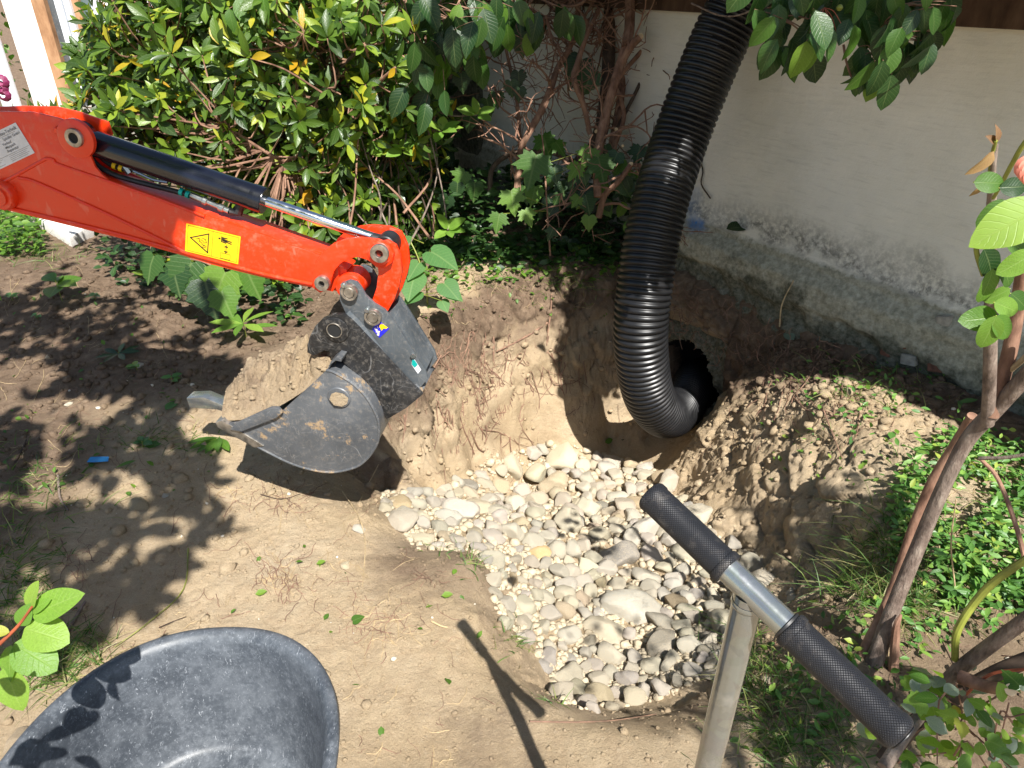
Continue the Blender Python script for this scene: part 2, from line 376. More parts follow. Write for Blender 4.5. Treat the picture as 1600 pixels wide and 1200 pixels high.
M['ink'] = simple('black_ink', (0.018, 0.012, 0.010), 0.45, 0, 0.1, 30, 0); M['greyink'] = simple('grey_ink', (0.15, 0.15, 0.17), 0.5, 0, 0.1, 30, 0)
M['white'] = simple('white_sticker', (0.62, 0.63, 0.67), 0.4, 0, 0.06, 40, 0.02); M['teal'] = simple('teal_plastic', (0.0, 0.33, 0.30), 0.4)
M['blue'] = simple('blue_sticker', (0.02, 0.02, 0.50), 0.35, 0, 0.1, 50, 0); M['lilac'] = simple('pale_print', (0.6, 0.55, 0.85), 0.4, 0, 0.05)
M['whitepaint'] = simple('white_paint', (0.74, 0.78, 0.84), 0.4, 0, 0.05, 12, 0.05); M['render'] = simple('white_render', (0.74, 0.71, 0.67), 0.9, 0, 0.1, 60, 0.5, 150)
M['wood'] = bark_mat('brown_wood', [(0.3, (0.20, 0.10, 0.05)), (0.5, (0.34, 0.19, 0.10)), (0.75, (0.44, 0.27, 0.15))], 18, 0.3)
M['darkwood'] = bark_mat('dark_wood', [(0.3, (0.035, 0.02, 0.013)), (0.5, (0.07, 0.04, 0.025)), (0.75, (0.12, 0.075, 0.05))], 16, 0.4)
M['glass'] = simple('window_glass', (0.10, 0.14, 0.15), 0.06, 0, 0.2, 3, 0.02); M['brick'] = simple('old_brick', (0.17, 0.075, 0.048), 0.9, 0, 0.45, 30, 0.7, 60)
M['concrete'] = simple('old_concrete', (0.30, 0.28, 0.24), 0.95, 0, 0.35, 22, 0.9, 50)
M['black'] = simple('dark_bore', (0.01, 0.01, 0.01), 0.8, 0, 0.1); M['roof'] = simple('roof_board', (0.14, 0.09, 0.06), 0.85, 0, 0.3, 20, 0.4)  # near-black puts the shade inside bores into the colour; also the window seal
G = lambda *s: list(s)
M['leaf_rhodo'] = leaf_mat('rhododendron_leaf', [(0.0, (0.026, 0.060, 0.010)), (0.35, (0.055, 0.115, 0.014)), (0.65, (0.12, 0.21, 0.020)), (0.88, (0.22, 0.32, 0.025)), (0.96, (0.42, 0.42, 0.03)), (1.0, (0.55, 0.27, 0.01))], 0.38, 0.33, nveins=7)
M['leaf_mid'] = leaf_mat('mid_green_leaf', [(0.0, (0.05, 0.13, 0.018)), (0.5, (0.10, 0.22, 0.025)), (1.0, (0.18, 0.31, 0.035))], 0.42, 0.42)
M['leaf_dark'] = leaf_mat('dark_green_leaf', [(0.0, (0.010, 0.036, 0.009)), (0.5, (0.020, 0.064, 0.013)), (1.0, (0.045, 0.11, 0.020))], 0.3, 0.36)
M['leaf_lime'] = leaf_mat('lime_leaf', [(0.0, (0.13, 0.27, 0.035)), (0.6, (0.20, 0.36, 0.045)), (0.9, (0.27, 0.42, 0.06)), (1.0, (0.45, 0.42, 0.06))], 0.42, 0.45)
M['leaf_vinca'] = leaf_mat('periwinkle_leaf', [(0.0, (0.05, 0.14, 0.03)), (0.5, (0.10, 0.24, 0.045)), (0.9, (0.20, 0.36, 0.065)), (1.0, (0.34, 0.40, 0.07))], 0.28, 0.34)
M['leaf_soft'] = leaf_mat('soft_heart_leaf', [(0.0, (0.07, 0.19, 0.05)), (1.0, (0.12, 0.26, 0.075))], 0.4, 0.55)
M['leaf_silver'] = leaf_mat('silver_leaf', [(0.0, (0.20, 0.27, 0.20)), (1.0, (0.30, 0.37, 0.29))], 0.3, 0.6)
M['leaf_dry'] = leaf_mat('dry_leaf', [(0.0, (0.16, 0.075, 0.04)), (0.6, (0.28, 0.15, 0.07)), (1.0, (0.40, 0.24, 0.10))], 0.25, 0.7)
M['grass'] = leaf_mat('grass_blade', [(0.0, (0.05, 0.12, 0.02)), (0.55, (0.11, 0.21, 0.035)), (0.8, (0.26, 0.29, 0.09)), (1.0, (0.42, 0.34, 0.18))], 0.35, 0.5, veinamt=0)
M['bark_red'] = bark_mat('reddish_bark', [(0.3, (0.09, 0.046, 0.030)), (0.5, (0.22, 0.12, 0.08)), (0.75, (0.38, 0.23, 0.155))])
M['bark_grey'] = bark_mat('grey_brown_bark', [(0.3, (0.06, 0.043, 0.033)), (0.5, (0.17, 0.125, 0.10)), (0.75, (0.32, 0.26, 0.21))], 55, 1.6)
M['bark_dark'] = bark_mat('dark_bark', [(0.3, (0.03, 0.02, 0.015)), (0.5, (0.065, 0.045, 0.032)), (0.75, (0.12, 0.085, 0.06))])
M['stem_green'] = simple('green_stem', (0.20, 0.22, 0.035), 0.5, 0, 0.3, 20, 0.2); M['stem_red'] = simple('red_stem', (0.30, 0.07, 0.03), 0.5, 0, 0.3, 20, 0.1)
M['root'] = simple('root_bark', (0.20, 0.115, 0.075), 0.85, 0, 0.35, 40, 0.3); M['straw'] = simple('dry_stalk', (0.42, 0.31, 0.17), 0.8, 0, 0.3, 30, 0.1)
M['petal'] = simple('pink_petal', (0.70, 0.22, 0.15), 0.6, 0, 0.2, 20, 0.1); M['cut'] = simple('cut_wood', (0.62, 0.46, 0.27), 0.7, 0, 0.1, 40, 0.1)
M['bluescrap'] = simple('blue_scrap', (0.02, 0.22, 0.50), 0.4, 0, 0.1, 20, 0.2); M['purple'] = simple('purple_petal', (0.16, 0.01, 0.06), 0.6, 0, 0.3, 20, 0.1)

# ================================================================== THE GROUND AND THE PIT
WF = Vector((-0.539, 0.842, 0)).normalized(); WN = Vector((-0.842, -0.539, 0)).normalized(); WC = 3.07   # wall: far direction, outward normal
W0 = Vector((1.44, 3.45, 0))
def wall_pt(s, z, out=0.0): return W0 + WF * s + WN * out + Vector((0, 0, z))
ctrl = []
def cz(px, py, z): p = at_z(px, py, z); ctrl.append((p.x, p.y, p.z))
def cy(px, py, y): p = at_y(px, py, y); ctrl.append((p.x, p.y, p.z))
def cw(x, y, z): ctrl.append((x, y, z))
for x in (-6, -4, -2.5): 
    for y in (0.2, 1.5, 3, 5, 8): cw(x, y, 0.04 if x > -3 else 0.1)
for x, y in ((-1, 6), (0, 6), (1, 7), (-1, 8), (3, 1), (3, 3), (3, 0), (4, 5), (3, 8), (0, 0), (1, 0), (-1, 0), (2, -1), (-2, -1), (6, 2), (6, 8)): cw(x, y, 0.06)
for a in ((100, 900, 0), (400, 900, 0), (580, 900, 0), (300, 770, 0), (200, 500, .12), (50, 430, .12), (340, 560, .07), (550, 820, -.01), (100, 620, .02), (0, 1190, .0),
          (250, 450, .08), (450, 480, .05), (450, 620, .03), (640, 470, .05), (700, 440, .07), (850, 400, .12), (1000, 380, .12), (600, 1100, 0), (400, 1190, 0),
          (700, 1180, 0), (850, 1180, 0), (700, 1000, 0), (650, 900, 0), (500, 700, 0)): cz(*a)
# rim, middle and foot of the far pit face
for a in ((600, 600, 0), (650, 575, 0), (700, 520, 0), (730, 505, 0), (800, 462, 0), (870, 450, 0), (950, 440, 0), (1040, 415, .03)): cz(*a)
for a in ((610, 710, 2.46), (660, 700, 2.76), (700, 650, 3.08), (740, 620, 3.31), (790, 600, 3.52), (850, 600, 3.69), (950, 600, 3.84), (1020, 600, 3.95)): cy(*a)
for a in ((605, 778, 2.42), (660, 775, 2.72), (700, 762, 2.98), (740, 742, 3.2), (790, 725, 3.42), (850, 706, 3.6), (950, 690, 3.75), (1010, 685, 3.78)): cy(*a)
for a in ((585, 790, -.1), (568, 800, 0), (640, 875, 0), (650, 848, -.08), (738, 875, 0), (762, 885, -.13), (748, 960, 0), (785, 960, -.17), (838, 1100, 0), (868, 1080, -.22),
          (950, 1140, 0), (950, 1095, -.27), (1060, 1150, 0), (1060, 1105, -.22), (1150, 1050, -.1), (1190, 1090, 0),
          (700, 800, -.38), (850, 800, -.62), (850, 900, -.42), (950, 1000, -.38), (950, 850, -.58), (1000, 750, -.88), (900, 740, -.9), (1080, 850, -.62), (1120, 950, -.42),
          (1000, 690, -.98), (1050, 720, -.96), (750, 760, -.74)): cz(*a)
# floor running into the culvert
for a in ((1.135, 3.92, -.93), (1.25, 4.1, -.95), (1.0, 3.7, -.97), (1.4, 4.4, -.95), (1.0, 4.0, -.9), (1.2, 3.8, -.88)): cw(*a)
cw(.93, 4.02, -.55); cw(.86, 4.25, -.1); cw(1.33, 3.66, -.5); cw(1.75, 4.6, 0.0); cw(1.0, 5.0, .05)
# mound right of the culvert
cz(1075, 705, -.66); cz(1108, 655, -.50); cz(1137, 608, -.35)
cy(1130, 640, 3.58); cy(1095, 700, 3.32); cy(1160, 570, 3.5)
for a in ((1250, 532, -.05), (1350, 562, 0), (1450, 585, .03), (1530, 605, .05), (1210, 640, -.16), (1300, 640, 0.03), (1400, 650, .07), (1150, 720, -.42), (1095, 765, -.64), (1055, 775, -.8),
          (1200, 800, -.38), (1160, 850, -.55), (1300, 750, -.08), (1200, 880, -.5), (1290, 870, -.26), (1380, 800, .02), (1400, 720, .05), (1350, 930, 0), (1240, 940, -.34), (1310, 1010, 0),
          (1230, 1060, 0), (1190, 960, -.4), (1450, 850, .02), (1500, 1000, 0), (1580, 800, .03), (1550, 700, .05), (1400, 1150, 0), (1250, 1180, 0), (1050, 1190, 0)): cz(*a)
CT = np.array(ctrl); CX = CT[:, :2]
_, ui = np.unique(np.round(CX, 2), axis=0, return_index=True); CT = CT[ui]; CX = CT[:, :2]
R = np.linalg.norm(CX[:, None] - CX[None], axis=2); N_ = len(CT)
A_ = np.zeros((N_ + 3, N_ + 3)); A_[:N_, :N_] = R + np.eye(N_) * 1e-4; A_[:N_, N_] = 1; A_[:N_, N_ + 1:] = CX; A_[N_, :N_] = 1; A_[N_ + 1:, :N_] = CX.T
sol = np.linalg.solve(A_, np.concatenate([CT[:, 2], np.zeros(3)]))
def base_h(x, y):
    sh = np.shape(x); x = np.ravel(x); y = np.ravel(y); out = np.zeros(len(x))
    for i in range(0, len(x), 20000):
        xx, yy = x[i:i + 20000], y[i:i + 20000]
        r = np.sqrt((xx[:, None] - CX[None, :, 0]) ** 2 + (yy[:, None] - CX[None, :, 1]) ** 2)
        out[i:i + 20000] = r @ sol[:N_] + sol[N_] + sol[N_ + 1] * xx + sol[N_ + 2] * yy
    w = np.clip((np.maximum(np.abs(x), np.abs(y - 3)) - 5.0) / 2.0, 0, 1); out = out * (1 - w) + 0.06 * w
    return out.reshape(sh)
def blob(x, y, cx, cy_, r, soft=0.5):
    d = np.sqrt((x - cx) ** 2 + (y - cy_) ** 2) / r; return np.clip((1 - d) / soft, 0, 1)
def axis(parts):
    out = []
    for a, b, st in parts: out += list(np.arange(a, b, st))
    return np.array(out + [parts[-1][1]])
gxs = axis([(-60, -8, 6.5), (-8, -3.4, .3), (-3.4, -1.0, .02), (-1.0, 1.75, .0065), (1.75, 2.6, .02), (2.6, 8, .3), (8, 60, 6.5)])
gys = axis([(-40, -2, 6.0), (-2, .5, .2), (.5, 1.3, .018), (1.3, 4.2, .0065), (4.2, 5.2, .025), (5.2, 9, .2), (9, 90, 9.0)])
GX, GY = np.meshgrid(gxs, gys)
H = base_h(GX, GY)
e = .03
slope = np.hypot(*np.gradient(H, gys, gxs)); slope = np.minimum(slope, 6)
mound = np.clip(blob(GX, GY, 1.45, 2.75, .95, .5) + blob(GX, GY, 1.15, 2.0, .6, .5), 0, 1)
heap = np.clip(blob(GX, GY, -1.6, 3.6, 1.1, .6) + blob(GX, GY, .1, 4.2, .8, .6) * .7, 0, 1)
amp = .012 + .012 * np.clip(slope - .6, 0, 1) + .034 * mound + .028 * heap
near = (np.abs(GX) < 8) & (GY < 9) & (GY > -2)
n = fbm(GX * 7, GY * 7, H * 7, 5, 3, .55)
clod = np.abs(fbm(GX * 13, GY * 13, H * 13, 4, 21, .6))
def facets(x, y, z, sc, seed):                                         # broken clods: every cell a small tilted block with its own height
    X, Y, Z = x * sc, y * sc, z * sc; ix, iy, iz = np.floor(X), np.floor(Y), np.floor(Z); best = np.full(x.shape, 9.0); sec = np.full(x.shape, 9.0); val = np.zeros(x.shape)
    for dx in (-1, 0, 1):
        for dy in (-1, 0, 1):
            for dz in (-1, 0, 1):
                cx, cy2, cz2 = ix + dx, iy + dy, iz + dz; a1 = _hash(cx, cy2, cz2, seed); a2 = _hash(cx, cy2, cz2, seed + 1); a3 = _hash(cx, cy2, cz2, seed + 2)
                ex_, ey_, ez_ = X - cx - a1, Y - cy2 - a2, Z - cz2 - a3; d = np.sqrt(ex_ ** 2 + ey_ ** 2 + ez_ ** 2)
                hv = (a1 * 7.3 + a2 * 3.1) % 1 + ex_ * ((a2 * 9.1) % 1 - .5) * 1.5 + ey_ * ((a3 * 7.7) % 1 - .5) * 1.5 + ez_ * ((a1 * 5.3) % 1 - .5) * 1.5
                nb = d < best; sec = np.where(nb, best, np.minimum(sec, d)); val = np.where(nb, hv, val); best = np.minimum(best, d)
    return val - .4 - np.clip(1 - (sec - best) / .16, 0, 1) * .32
rim = np.clip(slope - .8, 0, 1) * np.clip((H + .62) / .35, 0, 1)
face = np.clip(slope - 1.0, 0, 1)
fm = np.clip(mound * (.45 + .75 * np.clip(.5 + 1.6 * fbm(GX * 3, GY * 3, 1, 3, 15), 0, 1)) + heap * .8 + rim * 1.1 + face * .16, 0, 1.3) * near
fm = fm * (.35 + .65 * np.clip(.6 + 1.8 * fbm(GX * 2.3, GY * 2.3, H * 2.3, 3, 115), 0, 1))
mk = fm > .02; fc = np.zeros(GX.shape)
gx_, gy_, gh_ = GX[mk], GY[mk], H[mk]
wx = gx_ + .018 * fbm(gx_ * 9, gy_ * 9, gh_ * 9, 3, 61); wy = gy_ + .018 * fbm(gx_ * 9, gy_ * 9, gh_ * 9 + 5, 3, 62); wz_ = gh_ + .018 * fbm(gx_ * 9, gy_ * 9 + 30, gh_ * 9, 3, 63)
fc[mk] = facets(wx, wy, wz_, 6.5, 5) * .036 + facets(wx, wy, wz_, 17, 16) * .010 + facets(wx, wy, wz_, 40, 27) * .005 + .006 * fbm(gx_ * 60, gy_ * 60, gh_ * 60, 3, 71, .7)
gyy, gxx = np.gradient(H, gys, gxs); nl = np.sqrt(gxx ** 2 + gyy ** 2 + 1); NX, NY, NZ = -gxx / nl, -gyy / nl, 1 / nl
H2 = H + near * (amp * n * .8 + .007 * fbm(GX * 26, GY * 26, H * 26, 4, 9, .65))
disp = fc * fm + near * face * .03 * fbm(GX * 6, GY * 6, H * 6, 4, 33)
# ridges and runnels down the mound face
H3 = H2 + disp * NZ; H2 = H2 + disp * np.minimum(1 / NZ, 1.4)
DX = disp * NX; DY = disp * NY
def gz(x, y):
    x = np.asarray(x, float); y = np.asarray(y, float)
    i = np.clip(np.searchsorted(gxs, x) - 1, 0, len(gxs) - 2); j = np.clip(np.searchsorted(gys, y) - 1, 0, len(gys) - 2)
    fx = (x - gxs[i]) / (gxs[i + 1] - gxs[i]); fy = (y - gys[j]) / (gys[j + 1] - gys[j])
    return (H2[j, i] * (1 - fx) + H2[j, i + 1] * fx) * (1 - fy) + (H2[j + 1, i] * (1 - fx) + H2[j + 1, i + 1] * fx) * fy
def hit(px, py, up=0.0):                                               # where a pixel's ray meets the ground
    r = np.array(ray(px, py)); t = np.arange(.8, 9, .008)
    P = np.array([0, 0, CAM_H]) + t[:, None] * r; k = np.argmax(P[:, 2] < gz(P[:, 0], P[:, 1]))
    if k == 0: k = len(t) - 1
    p = P[k]; return Vector((p[0], p[1], float(gz(p[0], p[1])) + up))
nx, ny = len(gxs), len(gys)
V = np.stack([GX + DX, GY + DY, H3], -1).reshape(-1, 3)
idx = np.arange(nx * ny).reshape(ny, nx)
Fq = np.stack([idx[:-1, :-1], idx[:-1, 1:], idx[1:, 1:], idx[1:, :-1]], -1).reshape(-1, 4)
gm = npmesh('ground', V, Fq, M['soil'])
# real topsoil: the dark layer near the old surface, exposed at rims, on the heap and by the wall
wd = GX * .842 + GY * .539 - WC
top = np.clip(1.15 - (-(H2) / .42), 0, 1) * np.clip(slope / 1.0, 0, 1) * .88 * (1 - .85 * mound) * np.where(GY < 2.3, .55, 1.0)
top = np.maximum(top, .95 * blob(GX, GY, -2.0, 3.9, 1.9, .4)); top = np.maximum(top, .75 * blob(GX, GY, -2.2, 2.1, 1.0, .5))
top = np.maximum(top, .95 * np.clip((wd + .50) / .28 + .5 * fbm(GX * 4, GY * 4, 0, 3, 71), 0, 1) * (H2 > -.40) * (GX > 1.05))
top = np.maximum(top, .85 * blob(GX, GY, .3, 5.0, 1.3, .35)); top = np.maximum(top, .62 * blob(GX, GY, 1.3, 1.3, .7, .6))
top = np.maximum(top, .58 * blob(GX, GY, -.22, 1.7, .42, .7)); top = np.maximum(top, .35 * blob(GX, GY, -.1, 1.0, .5, .8))
top = np.maximum(top, .9 * (GY > 6)); top = np.where((wd > 0) & (H2 < -.4), .9, top)  # culvert floor no topsoil: shade of the hole put into its colour
a = gm.attributes.new('topsoil', 'FLOAT', 'POINT'); a.data.foreach_set('value', top.ravel().astype(np.float32))
ground = link(bpy.data.objects.new('ground', gm)); tag(ground, 'bare tan and brown garden soil with a freshly dug pit', None, kind='structure')
def norm_at(x, y):
    d = .02; return Vector((float(gz(x - d, y) - gz(x + d, y)), float(gz(x, y - d) - gz(x, y + d)), 2 * d)).normalized()

# ================================================================== WALL OF THE OLD BUILDING
wall = thing('plastered_wall', 'old grey-white plastered building wall with stained ledge and crumbling plinth above the pit', 'wall', tuple(W0))
def local(p, root): return Vector(p) - root.location
HC = (1.135 - W0.x) * WF.x + (3.92 - W0.y) * WF.y; HZ = -.585
ss = np.concatenate([np.arange(-3.2, -1.0, .05), np.arange(-1.0, 1.2, .012), np.arange(1.2, 3.6, .04)])
zs = np.concatenate([np.arange(-1.15, .62, .012), np.arange(.62, 1.62, .045)])
S, Z = np.meshgrid(ss, zs)
led = .36 + .015 * vnoise(S * 2, 0, 0, 5)
out = np.where(Z > led, .0, 0.) + .075 * np.clip((led - Z) / .10 + .25 * (Z < led), 0, 1) * (Z < led + .02)
out += .05 * np.exp(-np.clip(Z - led, 0, 9) / .04) * (Z >= led) * .6
low = np.clip((.17 + .09 * fbm(S * 3, Z * 3, 0, 3, 8) - Z) / .04, 0, 1)
out -= .035 * low; ro = np.clip((.40 - Z) / .1, 0, 1)
out += .004 * fbm(S * 8, Z * 8, 0, 4, 2) + ro * .012 * fbm(S * 14, Z * 14, 0, 4, 6) + low * .035 * fbm(S * 16, Z * 16, 0, 4, 16) * (Z < .3)
deep = np.clip((-.1 - Z) / .1, 0, 1); out += deep * (.05 * fbm(S * 6, Z * 6, 0, 4, 31) + .02)
P = np.array(W0)[None, None] * 0 + S[..., None] * np.array(WF) + out[..., None] * np.array(WN) + Z[..., None] * np.array([0, 0, 1.])
idx = np.arange(S.size).reshape(S.shape)
Fq = np.stack([idx[:-1, :-1], idx[:-1, 1:], idx[1:, 1:], idx[1:, :-1]], -1).reshape(-1, 4)
sc_, zc_ = ((S[:-1, :-1] + .01).ravel(), (Z[:-1, :-1] + .006).ravel())
rr = np.hypot((sc_ - HC) / 1.1, zc_ - HZ); ang = np.arctan2(zc_ - HZ, sc_ - HC)
keep = rr > .245 * (1 + .12 * vnoise(ang * 1.7, 3, 0, 4))
Fq = Fq[keep][:, ::-1]
wm = npmesh('plaster_face', P.reshape(-1, 3), Fq, M['plaster'])
a = wm.attributes.new('wz', 'FLOAT', 'POINT'); a.data.foreach_set('value', Z.ravel().astype(np.float32))
bs = (W0 + Vector()).copy(); pb = at_plane(1093, 350, W0, WN); s_b = (pb - W0).dot(WF); z_b = pb.z
paint = np.clip(1.2 - np.hypot((S - s_b) / .07, (Z - z_b) / .04) + .5 * fbm(S * 40, Z * 40, 0, 3, 3), 0, 1) + .45 * np.clip(1 - np.hypot((S - s_b - .10) / .12, (Z - z_b - .10) / .14) + .4 * fbm(S * 30, Z * 30, 0, 3, 3), 0, 1)
a = wm.attributes.new('paint', 'FLOAT', 'POINT'); a.data.foreach_set('value', np.clip(paint, 0, 1).ravel().astype(np.float32))
link(bpy.data.objects.new('plaster_face', wm), wall)
# body of the wall behind the face, in four blocks round the culvert bore
back = MB()
def wbox(s0, s1, z0, z1, o0, o1, root=W0):
    pts = [WF * s + WN * o for s, o in ((s0, o0), (s1, o0), (s1, o1), (s0, o1))]
    return [p + Vector((0, 0, z0)) for p in pts], Vector((0, 0, z1 - z0))
for q in ((-3.2, HC - .32, -1.15, .3), (HC + .32, 3.6, -1.15, .3), (HC - .32, HC + .32, -.29, .3), (-3.2, 3.6, .3, 1.9)):
    back.prism(*wbox(q[0], q[1], q[2], q[3], -.34, -.09))
back.build('masonry_core', M['concrete'], wall, smooth=False)
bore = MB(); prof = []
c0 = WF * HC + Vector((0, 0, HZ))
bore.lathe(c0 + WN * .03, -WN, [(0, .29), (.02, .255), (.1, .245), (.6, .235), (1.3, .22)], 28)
bo = bore.build('culvert_bore', M['black'], wall)  # lining coloured near-black for the darkness inside the hole
# exposed rubble bricks and stones at the foot of the plinth
for (px, py, w, h, rot) in ((1412, 525, .07, .10, .2), (1440, 512, .05, .08, -.1), (1462, 530, .045, .09, .1), (1478, 500, .06, .045, .3), (1496, 540, .05, .08, -.2), (1520, 555, .055, .07, .1), (1425, 560, .07, .05, .2), (1390, 545, .05, .06, 0), (1545, 575, .06, .07, .1), (1470, 572, .08, .04, .3), (1190, 555, .09, .06, .1)):
    p = at_plane(px, py, W0 + WN * .03, WN); bm_ = MB()
    Mx = Matrix.Translation(p - W0) @ Matrix(((WF.x, WN.x, 0, 0), (WF.y, WN.y, 0, 0), (0, 0, 1, 0), (0, 0, 0, 1))) @ Matrix.Rotation(rot, 4, 'Y')
    bm_.box((-w / 2, -.04, -h / 2), (w / 2, .03 + .012 * random.random(), h / 2), Mx)
    bm_.build('brick', M['brick'] if random.random() < .5 else M['concrete'], wall, bevel=.008)
# dark soil clinging to the foundation over the culvert
sl = np.linspace(-.62, 1.15, 190); zl = np.linspace(0, 1, 60); S2, T2 = np.meshgrid(sl, zl)
topz = .06 + .05 * fbm(S2 * 3, 0 * S2, 0, 3, 90) - .05 * np.clip(-S2, 0, 1); botz = np.where(np.abs(S2 - HC) < .34, HZ + .27 + .05 * fbm(S2 * 6, 0 * S2, 2, 3, 95), -.8) + .0 * S2
botz = np.minimum(botz, topz - .12); Z2 = topz * (1 - T2) + botz * T2
o2 = .02 + .13 * np.sin(np.clip(T2 * 1.1, 0, 1) * PI) ** .6 * (.75 + .5 * fbm(S2 * 4, Z2 * 4, 0, 3, 91))
pf = S2.ravel(), Z2.ravel()
o2 = o2 + (facets(S2 * 1.0, Z2 * 1.0, S2 * 0 + 3, 12, 44) * .03 + facets(S2, Z2, S2 * 0 + 1, 28, 48) * .014) * np.sin(T2 * PI) ** .5
P2_ = S2[..., None] * np.array(WF) + o2[..., None] * np.array(WN) + Z2[..., None] * np.array([0, 0, 1.]); ix2 = np.arange(S2.size).reshape(S2.shape)
F2 = np.stack([ix2[:-1, :-1], ix2[1:, :-1], ix2[1:, 1:], ix2[:-1, 1:]], -1).reshape(-1, 4)
me = npmesh('soil_ledge', P2_.reshape(-1, 3), F2[:, ::-1], M['soil']); a = me.attributes.new('topsoil', 'FLOAT', 'POINT'); a.data.foreach_set('value', np.clip(.95 - T2 * .75, 0, 1).ravel().astype(np.float32))
o = link(bpy.data.objects.new('soil_ledge', me)); o.location = W0; tag(o, 'dark rooty soil clinging to the foundation above the culvert mouth', None, kind='structure')
rb_ = MB()
for _ in range(150):
    s_ = random.uniform(-.55, 1.0); z_ = random.uniform(-.28, .08); pts = []; ang_ = random.gauss(-1.57, .8)
    for i in range(6): pts.append(WF * s_ + WN * (.15 + .03 * random.random()) + Vector((0, 0, z_))); ang_ += random.gauss(0, .5); L_ = random.uniform(.015, .04); s_ += math.cos(ang_) * L_; z_ += math.sin(ang_) * L_
    rb_.tube(catmull(pts, 2), random.uniform(.0008, .0026), 4, caps=False)
o = rb_.build('ledge_rootlets', M['root']); o.location = W0; tag(o, 'torn rootlets sticking out of the dark soil above the culvert mouth', 'rootlets', kind='stuff')
# corner pilaster at the far end
pc = MB(); pc.prism(*wbox(3.1, 3.6, -.3, 1.9, -.2, .06)); pc.build('pilaster', M['plaster'], wall, smooth=False)
# timber plate and boarded eave over the wall: keeps the wall in shade
eave = thing('timber_eave', 'dark timber beam and boarded eave above the grey wall, top right', 'roof eave', tuple(W0))
be = MB(); be.prism(*wbox(-3.2, 3.6, 1.43, 1.60, .0, .07)); be.build('beam', M['darkwood'], eave, bevel=.006)
for k in range(7):
    bd = MB(); bd.prism([WF * s_ + WN * o_ + Vector((0, 0, 1.66 + .25 * (0.34 - o_) * 0 + k * 0.0)) for s_, o_ in ((-3.2, .0 + k * .085), (3.6, .0 + k * .085), (3.6, .082 + k * .085), (-3.2, .082 + k * .085))], Vector((0, 0, .022)))
    bd.build('board', M['roof'], eave, smooth=False)
for k in range(12):
    s_ = -3.0 + k * .58; rf = MB(); rf.prism(*wbox(s_, s_ + .07, 1.602, 1.658, -.1, .55)); rf.build('rafter', M['darkwood'], eave, smooth=False)

# ================================================================== STONES IN THE PIT
def rock_mesh(name, seed, sub=3, cuts=5, rough=.06, m=None):
    r_ = random.Random(seed); bm = bmesh.new(); bmesh.ops.create_icosphere(bm, subdivisions=sub, radius=1)
    pl = []
    for _ in range(cuts):
        d = Vector((r_.gauss(0, 1), r_.gauss(0, 1), r_.gauss(0, 1))).normalized(); pl.append((d, r_.uniform(.50, .80)))
    C_ = np.array([v.co for v in bm.verts]); n_ = fbm(C_[:, 0] * 1.3 + seed, C_[:, 1] * 1.3, C_[:, 2] * 1.3, 3, seed)
    for v, q in zip(bm.verts, n_):
        c = v.co.copy()
        for d, k in pl:
            s_ = c.dot(d)
            if s_ > k: c -= d * (s_ - k) * .93
        v.co = c * (1 + rough * 2.2 * q)
    me = bpy.data.meshes.new(name); bm.to_mesh(me); bm.free()
    me.polygons.foreach_set('use_smooth', [True] * len(me.polygons)); me.materials.append(m or M['stone']); return me
ROCK = [rock_mesh('stone', 11 + k, 3, 5 + (k * 3) % 9, .06 + .03 * (k % 3)) for k in range(18)]
LOWROCK = []
for k in range(6):
    me = rock_mesh('pebble', 60 + k, 1, 3, .12); LOWROCK.append((np.array([v.co for v in me.vertices]), np.array([p.vertices[:] for p in me.polygons])))
def scatter_low(name, P_, Rr, mat, flat=.7, seed=0, smooth=True):
    g = np.random.default_rng(seed); n = len(P_); Vs = []; Fs = []; off = 0
    which = g.integers(0, 6, n); q = g.normal(size=(n, 4)); q /= np.linalg.norm(q, axis=1)[:, None]
    w, x, y, z = q.T
    Rm = np.stack([1 - 2 * (y * y + z * z), 2 * (x * y - z * w), 2 * (x * z + y * w), 2 * (x * y + z * w), 1 - 2 * (x * x + z * z), 2 * (y * z - x * w), 2 * (x * z - y * w), 2 * (y * z + x * w), 1 - 2 * (x * x + y * y)], -1).reshape(n, 3, 3)
    sc = g.uniform(.65, 1.2, (n, 3)) * np.asarray(Rr)[:, None]
    for k in range(6):
        i = np.where(which == k)[0]
        if not len(i): continue
        bv, bf = LOWROCK[k]; W_ = np.einsum('nij,nvj->nvi', Rm[i], bv[None] * sc[i][:, None]); W_[..., 2] *= flat; W_ = W_ + np.asarray(P_)[i][:, None]
        Vs.append(W_.reshape(-1, 3)); Fs.append((bf[None] + (np.arange(len(i)) * len(bv))[:, None, None]).reshape(-1, 3) + off); off += len(i) * len(bv)
    me = npmesh(name, np.concatenate(Vs), np.concatenate(Fs), mat, smooth); return me
poly_px = [(592, 772), (640, 768), (700, 768), (740, 735), (775, 715), (850, 698), (900, 700), (930, 712), (1000, 728), (1045, 745), (1050, 775), (1085, 800), (1130, 850), (1180, 868), (1205, 900), (1185, 960), (1140, 1010), (1110, 1060), (1050, 1085), (985, 1105), (925, 1112), (880, 1100), (848, 1040), (830, 1010), (785, 985), (770, 940), (768, 895), (735, 862), (650, 862), (625, 825), (600, 800)]
def inpoly(x, y, poly):
    c = False; n = len(poly); j = n - 1
    for i in range(n):
        xi, yi = poly[i]; xj, yj = poly[j]
        if (yi > y) != (yj > y) and x < (xj - xi) * (y - yi) / (yj - yi) + xi: c = not c
        j = i
    return c
placed = []                                                            # x, y, r
cellsz = .1; cells = {}
